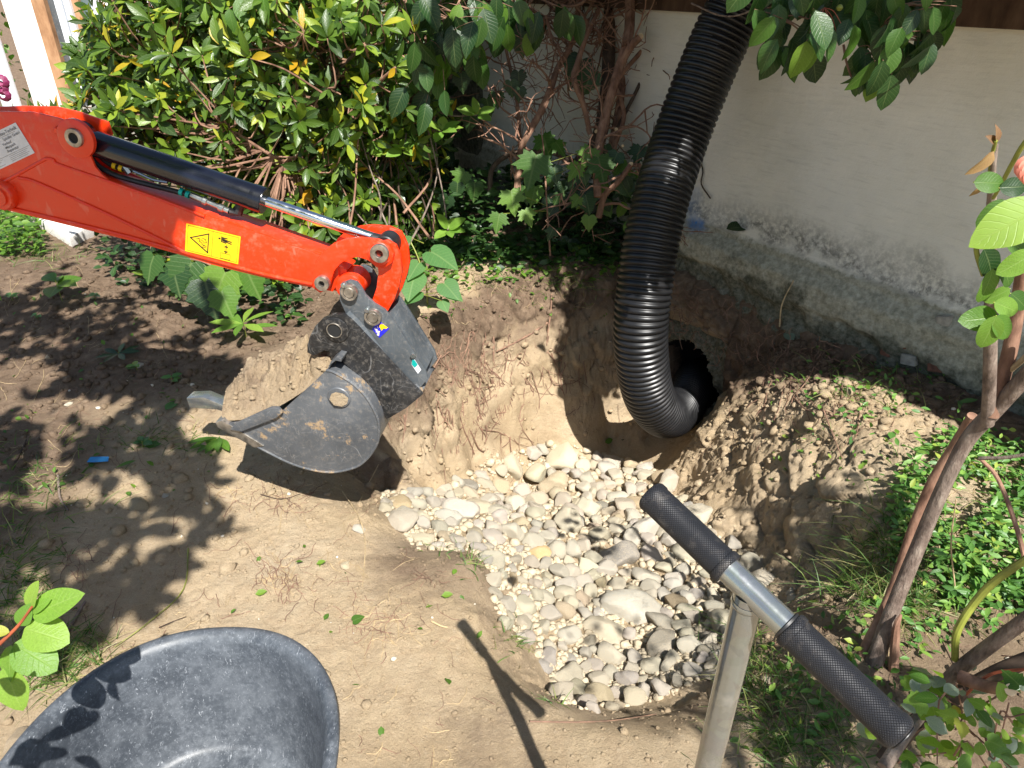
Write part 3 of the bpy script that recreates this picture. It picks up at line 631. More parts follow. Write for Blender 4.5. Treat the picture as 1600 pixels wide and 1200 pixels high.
def free(x, y, r, k=.82):
    ci, cj = int(x // cellsz), int(y // cellsz)
    for a in range(ci - 2, ci + 3):
        for b in range(cj - 2, cj + 3):
            for (X, Y, Rr) in cells.get((a, b), ()):
                if (X - x) ** 2 + (Y - y) ** 2 < ((Rr + r) * k) ** 2: return False
    return True
SR = random.Random(5)
def try_place(x, y, r, force=False):
    if force or free(x, y, r):
        cells.setdefault((int(x // cellsz), int(y // cellsz)), []).append((x, y, r)); placed.append((x, y, r)); return True
    return False
special = [  # pixel, radius in px, tint, squash, label
    ((968, 872), 36, (.62, .62, .66), .6, 'large smooth oval stone with leaf shade in its grey tint near the upper middle of the gravel heap'),  # tint darkened: leaf shade painted into the stone colour
    ((985, 958), 46, (1.05, 1.1, 1.15), .55, 'largest pale flat round stone right of the middle of the heap'),
    ((1072, 822), 40, (1.05, 1.02, .95), .6, 'broad cream stone beside the upper rubber grip of the tool'),
    ((934, 794), 17, (.38, .42, .46), .55, 'dark slate grey pebble lying on the pale stones above the middle'),
    ((856, 734), 15, (1.5, 1.55, 1.6), .8, 'small bright white quartz stone at the far end of the heap'),
    ((866, 762), 26, (1.15, 1.0, .78), .75, 'angular cream stone with an ochre edge below the white quartz stone'),
    ((844, 872), 20, (1.4, 1.0, .55), .6, 'small orange-brown stone among the pale stones left of the large oval one'),
    ((700, 814), 22, (.95, 1.02, 1.08), .6, 'smooth blue-grey rounded stone at the left end of the heap'),
    ((742, 798), 26, (1.1, 1.06, .95), .6, 'oval cream stone beside the smooth blue-grey one at the left end'),
    ((622, 790), 30, (1.1, 1.05, .9), .4, 'flat pale slab stone at the far left end of the heap'),
    ((656, 845), 22, (1.1, 1.06, .92), .4, 'flat pale stone at the lower left corner of the heap'),
    ((832, 852), 20, (1.05, 1.1, 1.1), .7, 'egg-shaped pale grey stone left of the large oval one'),
    ((943, 992), 38, (1.15, 1.13, 1.05), .55, 'big whitish flat stone just below left of the largest pale one'),
    ((1035, 1012), 30, (.95, .95, .93), .7, 'rounded grey stone right of the lower heap beside the steel shaft'),
    ((888, 1062), 30, (.95, .95, .9), .7, 'round shaded grey stone near the lower end of the heap'),
    ((954, 1030), 26, (1.0, .98, .92), .7, 'round stone low in the heap below the big whitish flat one'),
    ((1030, 975), 24, (.98, .96, .9), .75, 'upright rounded stone touching the right side of the largest pale one'),
    ((1055, 948), 22, (.75, .62, .45), .7, 'brown streaked stone standing near the right edge of the heap'),
    ((1010, 905), 30, (.95, .95, .95), .45, 'flat angular tilted stone between the large oval stone and the grip'),
    ((800, 738), 24, (1.1, 1.06, .92), .9, 'upright cream block at the far left rim of the heap'),
    ((880, 722), 30, (1.08, 1.02, .88), .6, 'wide cream stone at the far edge under the pit face'),
    ((730, 760), 18, (.55, .57, .6), .5, 'flat dark grey stone on the left rim of the heap')]
def label_by(px, py, r_px, rr):
    vert = 'far' if py < 790 else ('middle' if py < 930 else 'near')
    hor = 'left' if px < 820 else ('centre' if px < 980 else 'right')
    sz = 'large' if r_px > 22 else ('fist-sized' if r_px > 13 else 'small')
    return f'{sz} pale rounded stone in the {vert} {hor} of the gravel heap'
_hx = np.arange(570, 1240, 4.0); _hy = np.arange(680, 1136, 4.0); _HX, _HY = np.meshgrid(_hx, _hy); _u = (_HX - 800) / F_PX; _v = (600 - _HY) / F_PX
_R = np.stack([_u, CP + _v * SP, -SP + _v * CP], -1); _T = np.full(_HX.shape, np.nan)
for _t in np.arange(1.5, 5.6, .012):
    _P = _R * _t; _in = np.isnan(_T) & (_P[..., 2] + CAM_H < gz(_P[..., 0], _P[..., 1])); _T[_in] = _t
def stone_hit(px, py):
    t = _T[int(round((py - 680) / 4)), int(round((px - 570) / 4))]
    q = ORI + ray(px, py) * (3.0 if t != t else t); return Vector((q.x, q.y, float(gz(q.x, q.y))))
stones = []
for (px, py), rp, tint, sq, lab in special:
    p = hit(px, py); r = rp / F_PX * depth_of(p); try_place(p.x, p.y, r * .95, True); stones.append((p, r, tint, sq, lab))
for rad, tries in ((23, 26), (18, 110), (14.5, 420), (12, 1500), (9.5, 4500), (7.5, 9000), (5.8, 12000)):
    for _ in range(tries):
        px = SR.uniform(585, 1210); py = SR.uniform(690, 1115)
        if not inpoly(px, py, poly_px): continue
        rpx = rad * SR.uniform(.85, 1.2); p = None
        p = stone_hit(px, py)
        if py < 735 and p.z > -.45: continue
        r = rpx / F_PX * depth_of(p)
        if try_place(p.x, p.y, r): stones.append((p, r * 1.12, None, SR.uniform(.6, .85), None))
stones_main = stones[:]
def rank(s_): return -s_[1] / depth_of(s_[0])
spec = stones_main[:len(special)]; rest = sorted(stones_main[len(special):], key=rank)
n_ind = 300 - len(special)
def put_stone(p, r, tint, sq, lab, group, name='stone', lift=.35):
    o = bpy.data.objects.new(name, SR.choice(ROCK)); COL.objects.link(o)
    n_ = norm_at(p.x, p.y); n_ = Vector((n_.x * .5, n_.y * .5, n_.z)).normalized()
    o.rotation_mode = 'QUATERNION'; o.rotation_quaternion = n_.to_track_quat('Z', 'Y') @ Quaternion((0, 0, 1), SR.uniform(0, 6.28)) @ Quaternion((1, 0, 0), SR.gauss(0, .22))
    e_ = SR.uniform(.82, 1.22); o.scale = (r * e_, r / e_ ** .6, r * sq); o.location = (p.x, p.y, p.z + r * sq * lift)
    g_ = SR.uniform(.80, 1.0); o.color = (*((tuple(min(x, 1.35) * .9 for x in tint) if tint else None) or (g_, g_ * SR.uniform(.96, 1.02), g_ * SR.uniform(.88, 1.06))), 1)
    tag(o, lab, 'stone', group); return o
for p, r, tint, sq, lab in spec: put_stone(p, r, tint, sq, lab, 'stones heaped in the pit')
for p, r, tint, sq, lab in rest[:n_ind]:
    q = to_px(p); put_stone(p, r, tint, sq, label_by(q[0], q[1], r / depth_of(p) * F_PX, r), 'stones heaped in the pit', lift=.35 + SR.random() * .5)
P_ = []; R_ = []
for p, r, *_ in rest[n_ind:]: P_.append((p.x, p.y, p.z + r * .3)); R_.append(r * .95)
k = 0
while k < 4200:
    px = SR.uniform(585, 1215); py = SR.uniform(690, 1120)
    if not inpoly(px, py, poly_px): continue
    q = stone_hit(px, py)
    if py < 745 and q.z > -.5: k += 1; continue
    r = SR.choice((.006, .008, .011, .014, .018)); P_.append((q.x, q.y, float(gz(q.x, q.y)) + r * .2)); R_.append(r); k += 1
me = scatter_low('gravel', P_, R_, M['stone'], .75, 3); o = link(bpy.data.objects.new('gravel', me)); o.color = (.74, .67, .56, 1)
tag(o, 'small pale gravel filling the gaps between the heaped stones', 'gravel', kind='stuff')
# loose stones lying elsewhere
for px, py, rp, tint, lab in ((560, 829, 11, (1.4, 1.4, 1.4), 'small white stone on the bare soil left of the heap'), (541, 886, 8, (1.2, 1.1, .9), 'small cream stone on the bare soil below the white one'),
                         (218, 792, 16, (.85, .72, .5), 'flat brown stone half sunk in the soil left of the pit'), (108, 633, 7, (1.3, 1.35, 1.4), 'small pale stone in the shaded soil at far left'),
                         (218, 573, 8, (1.3, 1.25, 1.3), 'small white stone on the shaded soil left of the bucket'), (75, 560, 6, (.9, .9, .9), 'small grey stone in the shaded soil near the left edge'),
                         (260, 775, 7, (1.0, 1.05, 1.1), 'small grey pebble above the flat brown stone'), (1240, 940, 14, (.9, .9, .88), 'grey stone behind the steel crossbar at the foot of the mound'),
                         (1186, 882, 10, (1, .95, .85), 'pale stone at the foot of the mound by the upper grip'), (1172, 925, 9, (1, .95, .85), 'small pale stone right of the heap by the crossbar'), (1196, 1065, 10, (1.2, 1.1, 1), 'small pale stone on the soil right of the steel shaft'),
                         (1085, 1052, 17, (.5, .5, .5), 'dark stone at the shaded right foot of the heap'), (1108, 1022, 20, (.6, .6, .58), 'dark rounded stone beside the steel shaft in shade'), (30, 1160, 24, (.9, .75, .6), 'flat brownish stone beside the tub at the bottom left corner'),
                         (1235, 925, 9, (1, 1, 1), 'small stone near the grey stone at the foot of the mound')):
    p = hit(px, py); put_stone(p, rp / F_PX * depth_of(p), tint, .6, lab, None, 'loose_stone', .2)
# crumbs of soil
g = np.random.default_rng(12)
PX = []; RR = []
def crumbs(cx, cy_, rx, ry, n_, r0, r1):
    x = g.normal(cx, rx, n_); y = g.normal(cy_, ry, n_); z = gz(x, y); r = r0 * (r1 / r0) ** (g.random(n_) ** 2.2)
    ok = (z > -.9)
    PX.append(np.stack([x, y, z + r * .15], -1)[ok]); RR.append(r[ok])
crumbs(1.35, 2.7, .45, .45, 900, .004, .020); crumbs(-1.6, 3.2, .9, .8, 4500, .005, .030); crumbs(.1, 3.9, .6, .5, 1500, .005, .024)
crumbs(-.6, 1.7, .8, .6, 12000, .0014, .0085); crumbs(.5, 1.0, .8, .35, 1500, .0015, .006); crumbs(1.1, 1.6, .4, .4, 1200, .003, .014); crumbs(1.6, 2.9, .35, .3, 1200, .006, .035)
crumbs(-.4, 3.0, .35, .35, 500, .006, .02)
me = scatter_low('soil_crumbs', np.concatenate(PX), np.concatenate(RR), M['soil'], .75, 8, False)
a = me.attributes.new('topsoil', 'FLOAT', 'POINT'); co = np.empty(len(me.vertices) * 3); me.vertices.foreach_get('co', co); co = co.reshape(-1, 3)
tv = np.zeros(len(co)); ii = np.clip(np.searchsorted(gxs, co[:, 0]), 0, nx - 1); jj = np.clip(np.searchsorted(gys, co[:, 1]), 0, ny - 1); tv = top[jj, ii]
a.data.foreach_set('value', tv.astype(np.float32)); o = link(bpy.data.objects.new('soil_crumbs', me)); tag(o, 'loose crumbs and clods of soil strewn over the ground', 'soil', kind='stuff')
g2 = np.random.default_rng(5); x = g2.uniform(-2.6, 1.9, 150); y = g2.uniform(.7, 3.6, 150); z = gz(x, y); ok = z > -.2; r = .003 + .009 * g2.random(150) ** 2
me = scatter_low('pebbles', np.stack([x, y, z + .002], -1)[ok], r[ok], M['stone'], .7, 9); o = link(bpy.data.objects.new('pebbles', me)); tag(o, 'tiny pale pebbles strewn over the soil', 'pebbles', kind='stuff')

# ================================================================== HOUSE AT THE LEFT, WHITE BLOCK
HY = 6.6
def hx(px): return (px - 800) / F_PX * 5.81
house = thing('neighbouring_house', 'white rendered house corner with brown timber frame and white window at top left', 'house', (-3.9, HY, 0))
def hbox(name, mat, x0, x1, y0, y1, z0, z1, parent=house, bevel=0.0):
    b = MB(); L = parent.matrix_world if False else None
    o_ = Vector((-3.9, HY, 0)); b.box((x0 - o_.x, y0 - o_.y, z0), (x1 - o_.x, y1 - o_.y, z1)); return b.build(name, mat, parent, smooth=False, bevel=bevel)
hbox('corner_wall', M['render'], hx(2), hx(52), HY, HY + .5, 0, 3.2); hbox('timber_frame', M['wood'], hx(52), hx(72), HY - .04, HY + .4, 0, 3.2, bevel=.006)
fr = hbox('window', M['whitepaint'], hx(90), hx(101), HY - .06, HY + .06, .75, 3.2, bevel=.006)
hbox('shutter_gap', M['greysteel'], hx(72), hx(88), HY + .02, HY + .2, 0, 3.2)
hbox('window_frame', M['whitepaint'], hx(104), hx(113), HY - .06, HY + .06, .75, 3.2, bevel=.006); hbox('window_seal', M['black'], hx(101), hx(104), HY - .03, HY + .03, .75, 3.2)
hbox('timber_post', M['wood'], hx(113), hx(124), HY - .02, HY + .1, 0.9, 3.2, bevel=.006); hbox('window_pane', M['glass'], hx(124), hx(143), HY + .02, HY + .04, .6, 3.2)
hbox('window_mullion', M['whitepaint'], hx(143), hx(152), HY - .03, HY + .05, .6, 3.2, bevel=.006); hbox('facade_wall', M['render'], hx(152), hx(330), HY + .06, HY + .5, 0, 3.2)
hbox('plinth', M['concrete'], hx(52), hx(160), HY - .02, HY + .3, 0, .6)
post = MB(); post.box((-.06, -.06, 0), (.06, .06, 2.6)); po = post.build('dark_post', M['darkwood'], None, bevel=.01); po.location = (hx(222), 6.2, 0); po.name = 'timber_post'
tag(po, 'dark timber post in front of the white facade behind the shrub', 'post')
dp = MB(); dp.lathe((0, 0, 0), (0, 0, 1), [(0, .07), (3.2, .07)], 20)
d_ = dp.build('drainpipe', M['whitepaint']); d_.location = (-4.21, HY - .25, 0); tag(d_, 'pale grey round downpipe at the far top left edge', 'drainpipe')
wb = MB(); c1, c2, c3 = at_z(38, 350, .02), at_z(118, 402, .02), at_z(172, 366, .02)
wb.prism([c1 - c2, Vector((0, 0, 0)), c3 - c2, c3 - c2 + (c1 - c2)], Vector((0, 0, .13)))
w_ = wb.build('concrete_block', M['render'], None, bevel=.008); w_.location = c2; tag(w_, 'white slab lying on the ground under the orange arm at the left', 'slab')

# ================================================================== MINI EXCAVATOR ARM AND BUCKET
EW = Vector((.14, .99, 0)).normalized(); EP = at_y(540, 600, 1.87)
ex = thing('mini_excavator_arm', 'orange mini excavator arm with black cylinder and worn grey bucket at the left', 'excavator', tuple(EP))
def A(px, py, off=0.0): return at_plane(px, py, EP + EW * off, EW) - EP
def plate(b, poly, o0, o1, ref=None):
    """polygon seen on the plane at offset ref (default o0), extruded between offsets o0 and o1"""
    ref = o0 if ref is None else ref
    b.prism([A(x, y, ref) + EW * (o0 - ref) for x, y in poly], EW * (o1 - o0)); return b
def disc(b, px, py, r_px, o0, o1, seg=24, ref=None, prof=None):
    ref = o0 if ref is None else ref; c = A(px, py, ref); r = r_px / F_PX * depth_of(EP + c)
    c = c + EW * (o0 - ref); L_ = o1 - o0
    b.lathe(c, EW, prof(r, L_) if prof else [(0, 0), (0, r * .92), (L_ * .0 + .002, r), (L_ - .002, r), (L_, r * .96), (L_, 0)], seg); return b
arm_poly = [(-160, 200), (-80, 176), (0, 174), (51, 175), (90, 184), (118, 194), (135, 200), (142, 219), (140, 240), (148, 260), (158, 272), (169, 281), (202, 296), (270, 319), (337, 343), (405, 366), (506, 402),
            (528, 414), (530, 440), (520, 456), (489, 450), (403, 432), (332, 414), (287, 400), (202, 376), (101, 351), (20, 331), (0, 326), (-60, 312), (-160, 300)]
b = MB(); plate(b, arm_poly, .02, .028); b.build('side_plate', M['orange'], ex, bevel=.0025)
b = MB(); b.prism([A(x, y, .02) + EW * .090 for x, y in arm_poly], EW * .008); b.build('side_plate', M['orange'], ex, bevel=.0025)
low = [(-160, 300), (-60, 312), (20, 331), (101, 351), (202, 376), (287, 400), (332, 414), (403, 432), (489, 450), (528, 458)]
top = [(540, 425), (506, 402), (405, 366), (337, 343), (270, 319), (202, 296), (169, 283)]
b = MB(); inner = [A(x, y, .02) + EW * .010 for x, y in low[:] + top + [(60, 262), (-160, 262)]]
b.prism(inner, EW * .080); b.build('arm_box', M['orange'], ex, bevel=.002)
# raised welds and folds on the side
for line, r in (([(-40, 305), (10, 282), (66, 251), (74, 248), (84, 250), (92, 257), (160, 280), (240, 308), (320, 338)], .0045), ([(30, 278), (52, 283), (110, 308), (180, 340), (260, 379), (290, 395)], .005)):
    b = MB(); b.tube(catmull([A(x, y, .019) for x, y in line], 5), r, 8); b.build('weld_seam', M['orange'], ex)
b = MB(); b.tube(catmull([A(x, y, .0195) + Vector((0, 0, .004)) for x, y in [(-60, 308), (0, 323), (101, 347), (202, 372), (287, 396), (403, 428), (489, 446)]], 3), .0055, 8); b.build('weld_seam', M['orange'], ex)
# pin bosses
ringp = lambda ri: (lambda r, L_: [(L_, r * ri), (0.001, r * ri), (0, r * (ri + .03)), (0, r * .96), (.0015, r), (L_, r)])
b = MB(); disc(b, 117, 217, 30, .004, .02, 32); b.build('boss', M['orange'], ex)
b = MB(); disc(b, 114, 216, 14.5, -.006, .004, 28, prof=ringp(.55)); bush = b.build('bushing', M['pin'], ex)
b = MB(); disc(b, 114, 216, 8.5, -.001, .004, 20); b.build('grease_bore', M['black'], bush)
b = MB(); disc(b, 88, 205, 7, .008, .02, 16, prof=lambda r, L_: [(0, 0), (0, r * .6), (.003, r * .9), (L_, r)]); b.build('bolt', M['orange'], ex)
b = MB(); disc(b, -5, 308, 23, -.012, .02, 28, prof=lambda r, L_: [(0, 0), (0, r * .62), (.006, r * .64), (.006, r * .9), (.012, r), (L_, r)]); b.build('boss', M['orange'], ex)
# cylinder
def dirpt(px, py, off=.060): return A(px, py, off)
p0, p1, p2 = dirpt(120, 214), dirpt(414, 314), dirpt(606, 381)
ax = (p1 - p0).normalized(); cr = 20.5 / F_PX * depth_of(EP + (p0 + p1) / 2)
L1 = (p1 - p0).length; Ls_ = (A(150, 224, .060) - p0).length
b = MB(); b.lathe(p0, ax, [(Ls_, 0), (Ls_, cr * .93), (Ls_ + .006, cr), (L1 * .5, cr), (L1 - .10, cr), (L1 - .008, cr), (L1, cr * .95), (L1, cr * .5), (L1, .012)], 40); cyl = b.build('hydraulic_cylinder', M['cyl'], ex)
b = MB(); b.lathe(p0, ax, [(L1 - .034, cr * 1.0), (L1 - .034, cr * 1.035), (L1 - .002, cr * 1.035), (L1 - .002, cr * .8)], 40); b.build('gland_nut', M['cyl'], cyl)
b = MB(); q0 = p0 + ax * (L1 - .01); L2 = (p2 - q0).length; b.lathe(q0, ax, [(0, .0145), (L2 - .045, .0145), (L2 - .04, .012), (L2 - .03, .012)], 28); b.build('piston_rod', M['chrome'], cyl)
b = MB(); b.lathe(p0 - EW * .035, EW, [(0, 0), (0, cr * 1.05), (.07, cr * 1.05), (.07, 0)], 28); b.tube([p0, p0 + ax * (Ls_ + .01)], cr * .85, 16); b.build('cylinder_eye', M['cyl'], cyl)
b = MB(); b.lathe(p2 - EW * .030, EW, [(0, 0), (0, .028), (.003, .031), (.057, .031), (.060, .028), (.060, 0)], 28); b.tube([p2 - ax * .05, p2], [.017, .022], 14); b.build('rod_eye', M['rubber'], cyl)
# hoses and fittings under the barrel
b = MB(); b.tube(catmull([A(x, y, .05) for x, y in ((138, 236), (150, 256), (176, 272), (215, 284), (255, 294), (290, 303))], 6), .0075, 10); b.build('hydraulic_hose', M['rubber'], ex)
b = MB(); b.tube(catmull([A(x, y, .075) for x, y in ((140, 228), (165, 252), (185, 262), (205, 266))], 6), .0075, 10); b.build('hydraulic_hose', M['rubber'], ex)
b = MB(); fa, fb = A(299, 305, .05), A(358, 330, .05); fd = (fb - fa).normalized(); fl = (fb - fa).length
b.lathe(fa, fd, [(0, .004), (0, .009), (fl * .3, .009), (fl * .32, .0115), (fl * .42, .0115), (fl * .44, .007), (fl * .72, .007), (fl * .74, .011), (fl * .86, .011), (fl * .88, .008), (fl, .008)], 12); b.build('hose_fitting', M['zinc'], ex)
b = MB(); b.tube([fb, A(372, 332, .06), p0 + ax * (L1 - .06)], [.011, .014, .012], 10); b.build('pipe_elbow', M['rubber'], ex)
b = MB(); b.tube(catmull([A(x, y, .07) for x, y in ((205, 266), (222, 273), (240, 281), (262, 285))], 5), .0045, 8); b.tube([A(196, 259, .068), A(204, 270, .068)], .012, 8); b.build('hose_fitting', M['zinc'], ex)
for (x, y, mt) in ((284, 300, 'teal'), (294, 304, 'teal'), (180, 259, 'yellow'), (190, 263, 'yellow')):
    c = A(x, y, .05 if mt == 'teal' else .072); b = MB(); b.lathe(c - fd * .005, fd, [(0, .008), (0, .0105), (.0095, .0105), (.0095, .008)], 14); b.build('marker_band', M[mt], ex)
# stickers: thin sheets just proud of the paint
def sticker(name, quad, mat, off=.0185, th=.0012):
    b = MB(); plate(b, quad, off, off + th); return b.build(name, mat, ex, smooth=False)
SO = .0182
ys = sticker('warning_sticker', [(291, 349), (376, 370), (372, 413), (289, 392)], M['yellow'], SO)
def yq(u, v):                                                          # sticker coordinates 0..1
    a_ = Vector((291, 349)); b_ = Vector((376, 370)); c_ = Vector((289, 392)); d_ = Vector((372, 413))
    p = (a_ * (1 - u) + b_ * u) * (1 - v) + (c_ * (1 - u) + d_ * u) * v; return (p.x, p.y)
def ink_lines(b, lines, w, off=SO - .0006, fn=yq):
    for (u0, v0), (u1, v1) in lines:
        p, q = Vector(fn(u0, v0)), Vector(fn(u1, v1)); d = (q - p).normalized(); n_ = Vector((-d.y, d.x)) * w / 2; e_ = d * w / 2
        plate(b, [tuple(p - e_ + n_), tuple(q + e_ + n_), tuple(q + e_ - n_), tuple(p - e_ - n_)], off, off + .0005)
b = MB(); ink_lines(b, [((.09, .47), (.42, .18)), ((.42, .18), (.42, .86)), ((.42, .86), (.09, .47))], 1.6)
b.build('warning_triangle', M['ink'], ys, smooth=False)
b = MB(); ink_lines(b, [((.2, .46), (.26, .42)), ((.24, .42), (.27, .52)), ((.28, .45), (.33, .5)), ((.3, .38), (.37, .42)), ((.33, .55), (.38, .52)), ((.36, .4), (.39, .52)), ((.3, .6), (.35, .66)), ((.34, .62), (.39, .66)), ((.31, .7), (.38, .7)), ((.25, .52), (.31, .57))], .7); b.build('moving_parts_symbol', M['ink'], ys, smooth=False)
b = MB(); ink_lines(b, [((.035, .05), (.965, .05)), ((.965, .05), (.965, .95)), ((.965, .95), (.035, .95)), ((.035, .95), (.035, .05)), ((.495, .05), (.495, .95)),
                    ((.66, .74), (.84, .74)), ((.84, .74), (.84, .93)), ((.84, .93), (.66, .93)), ((.66, .93), (.66, .74))], .35); b.build('printed_border', M['ink'], ys, smooth=False)
b = MB(); ink_lines(b, [((.66, .2), (.72, .2)), ((.66, .25), (.84, .28)), ((.66, .17), (.66, .34)), ((.67, .19), (.76, .19)), ((.67, .34), (.74, .36)), ((.70, .3), (.84, .35)), ((.68, .24), (.76, .26)), ((.68, .29), (.76, .3))], 1.4)
ink_lines(b, [((.615, .245), (.622, .247))], 2.4); b.build('person_symbol', M['ink'], ys, smooth=False)
b = MB(); ink_lines(b, [((.755, .50), (.755, .66))], 1.0); ink_lines(b, [((.755, .445), (.725, .51)), ((.755, .445), (.785, .51)), ((.725, .50), (.785, .50)), ((.755, .715), (.725, .65)), ((.755, .715), (.785, .65)), ((.725, .66), (.785, .66))], 1.0); b.build('double_arrow', M['ink'], ys, smooth=False)
ds = sticker('dealer_sticker', [(24, 191.5), (54, 239), (-22, 275), (-48, 226)], M['white'], SO)
def dq(u, v):
    a_ = Vector((-48, 226)); b_ = Vector((24, 191.5)); c_ = Vector((-22, 275)); d_ = Vector((54, 239))
    p = (a_ * (1 - u) + b_ * u) * (1 - v) + (c_ * (1 - u) + d_ * u) * v; return Vector((p.x, p.y))
def text_on(txt, u, v, h, align, mat, parent, fn, off=SO - .0007, name='lettering'):
    cu = bpy.data.curves.new(name, 'FONT'); cu.body = txt; cu.size = 1.0; cu.align_x = align; cu.resolution_u = 2; cu.offset = .012
    to = bpy.data.objects.new(name, cu); COL.objects.link(to); dg = bpy.context.evaluated_depsgraph_get(); me = bpy.data.meshes.new_from_object(to.evaluated_get(dg))
    COL.objects.unlink(to); bpy.data.objects.remove(to); o3 = A(*fn(u, v), off); r3 = (A(*fn(u + .1, v), off) - o3).normalized(); d3 = (A(*fn(u, v + .1), off) - o3).normalized()
    H_ = (A(*fn(u, v + h), off) - o3).length
    for vt in me.vertices: c = vt.co.copy(); vt.co = o3 + r3 * c.x * H_ + (-d3) * c.y * H_ + EW * 0
    me.materials.clear(); me.materials.append(mat); return link(bpy.data.objects.new(name, me), parent)
text_on('Bau-Technik', .96, .17, .15, 'RIGHT', M['greyink'], ds, dq); text_on('Spindler GmbH', .97, .33, .12, 'RIGHT', M['greyink'], ds, dq)
for k, t_ in enumerate(('Verkauf', '-Mietpark', '-Reparatur')): text_on(t_, .56, .46 + .11 * k, .12, 'LEFT', M['greyink'], ds, dq)
b = MB(); ink_lines(b, [((.02, .74), (.98, .74)), ((.02, .21), (.9, .21))] + [((.56, .79 + .05 * k), (.93 - .04 * (k % 2), .79 + .05 * k)) for k in range(4)] + [((.1, .79 + .05 * k), (.42 - .05 * (k % 3), .79 + .05 * k)) for k in range(4)], .45, SO - .0006, lambda u, v: tuple(dq(u, v))); b.build('small_print', M['greyink'], ds, smooth=False)
# links
def crescent(outer, inner): return outer + inner[::-1]
l1 = [(488, 440), (489, 425), (495, 408), (505, 393), (520, 381), (540, 374), (562, 372), (590, 375), (608, 383), (615, 397), (612, 411), (600, 419), (588, 418), (575, 407), (560, 402), (545, 404), (532, 412), (522, 424), (517, 440), (513, 452), (500, 458), (490, 451)]
b = MB(); plate(b, l1, -.006, .010); b.build('curved_link', M['orange'], ex, bevel=.003)
b = MB(); b.prism([A(x, y, -.006) + EW * .115 for x, y in l1], EW * .014); b.build('curved_link', M['orange'], ex, bevel=.003)
l2 = [(586, 380), (605, 376), (618, 384), (625, 400), (628, 425), (624, 445), (616, 468), (604, 490), (590, 505), (572, 500), (570, 488), (581, 470), (588, 450), (591, 425), (588, 408), (584, 395)]
b = MB(); plate(b, l2, .013, .030); b.build('bucket_link', M['orange'], ex, bevel=.003)
b = MB(); b.prism([A(x, y, .013) + EW * .080 for x, y in l2], EW * .014); b.build('bucket_link', M['orange'], ex, bevel=.003)
b = MB(); disc(b, 592, 397, 15, -.022, -.006, 28, prof=ringp(.42)); b.build('link_pin', M['pin'], ex)
b = MB(); disc(b, 592, 397, 6.6, -.010, -.006, 20); b.build('pin_bore', M['black'], ex)
b = MB(); disc(b, 592, 397, 19, -.010, -.005, 28); b.build('pin_washer', M['orange'], ex)
b = MB(); disc(b, 502, 444, 12, -.022, -.006, 28, prof=ringp(.4)); b.build('link_pin', M['pin'], ex); b = MB(); disc(b, 502, 444, 5, -.010, -.006, 20); b.build('pin_bore', M['black'], ex)
b = MB(); b.lathe(A(592, 397, -.006), EW, [(0, .018), (.13, .018)], 20); b.lathe(A(502, 444, -.006), EW, [(0, .014), (.13, .014)], 16); b.lathe(A(543, 459, -.03), EW, [(.0, .016), (.15, .016)], 16); b.lathe(A(581, 498, -.03), EW, [(0, .016), (.15, .016)], 16); b.build('link_shaft', M['pin'], ex)
b = MB(); disc(b, 545, 450, 22, .012, .092, 30, ref=.012); b.build('arm_tip_boss', M['orange'], ex)
# hitch above the bucket
h1 = [(530, 452), (535, 442), (546, 438), (557, 441), (563, 448), (571, 462), (585, 475), (600, 484), (612, 498), (628, 522), (650, 556), (664, 578), (668, 592), (657, 606), (640, 604), (600, 560), (560, 512), (540, 490), (531, 470)]
b = MB(); plate(b, h1, -.016, -.004); hp = b.build('hitch_plate', M['greysteel'], ex, bevel=.002)
b = MB(); b.prism([A(x, y, -.016) + EW * .118 for x, y in h1], EW * .012); b.build('hitch_plate', M['greysteel'], ex, bevel=.002)
b = MB(); b.prism([A(x, y, -.016) + EW * .012 for x, y in ((598, 498), (606, 494), (640, 545), (664, 582), (654, 588), (628, 548))], EW * .106); b.build('hitch_back_plate', M['greysteel'], ex, bevel=.002)
b = MB(); b.tube(catmull([A(x, y, -.018) for x, y in ((543, 488), (566, 512), (600, 556), (630, 592), (645, 606))], 4), [.009] * 17, 8); b.build('folded_flange', M['greysteel'], ex)
for (x, y) in ((544.5, 458), (581.5, 497)):
    b = MB(); disc(b, x, y, 13.5, -.032, -.016, 30, prof=ringp(.68)); rg = b.build('pin_collar', M['pin'], ex)
    b = MB(); disc(b, x, y, 8.8, -.034, -.016, 26); b.build('pin_head', M['pin'], rg)
    b = MB(); disc(b, x - 9, y - 11, 4.6, -.036, -.02, 12, prof=lambda r, L_: [(0, 0), (0, r * .7), (.003, r), (L_, r)]); b.build('collar_bolt', M['zinc'], rg)
bsq = [(593, 502), (608, 514), (593, 528), (581, 514)]
bs_ = sticker('blue_sticker', bsq, M['blue'], -.0175)
b = MB(); disc(b, 597, 510, 4.2, -.0182, -.0176, 14); plate(b, [(599, 507), (606, 512), (603, 514), (598, 513)], -.0183, -.0177); plate(b, [(594, 513), (599, 514), (596, 517)], -.0184, -.0178); b.build('yellow_emblem', M['yellow'], bs_, smooth=False)
b = MB()
for q in ([(586, 512), (590, 515), (588, 517), (584, 514)], [(588, 516), (594, 518), (592, 521), (587, 519)], [(589, 521), (593, 521), (592, 525), (589, 524)], [(590, 509), (591, 513), (589, 512)]): plate(b, q, -.0184, -.0178)
b.build('white_mark', M['lilac'], bs_, smooth=False)
b = MB(); b.prism([A(x, y, -.0175) for x, y in ((644, 562), (648, 562), (658, 578), (653, 584), (643, 570))], EW * .001); ts = b.build('label_tag', M['white'], ex, smooth=False)
b = MB(); b.prism([A(x, y, -.0186) for x, y in ((644, 562.5), (648, 563), (652.5, 570), (648, 574.5), (643.4, 569.5))], EW * .0009); b.build('tag_header', M['teal'], ts, smooth=False)
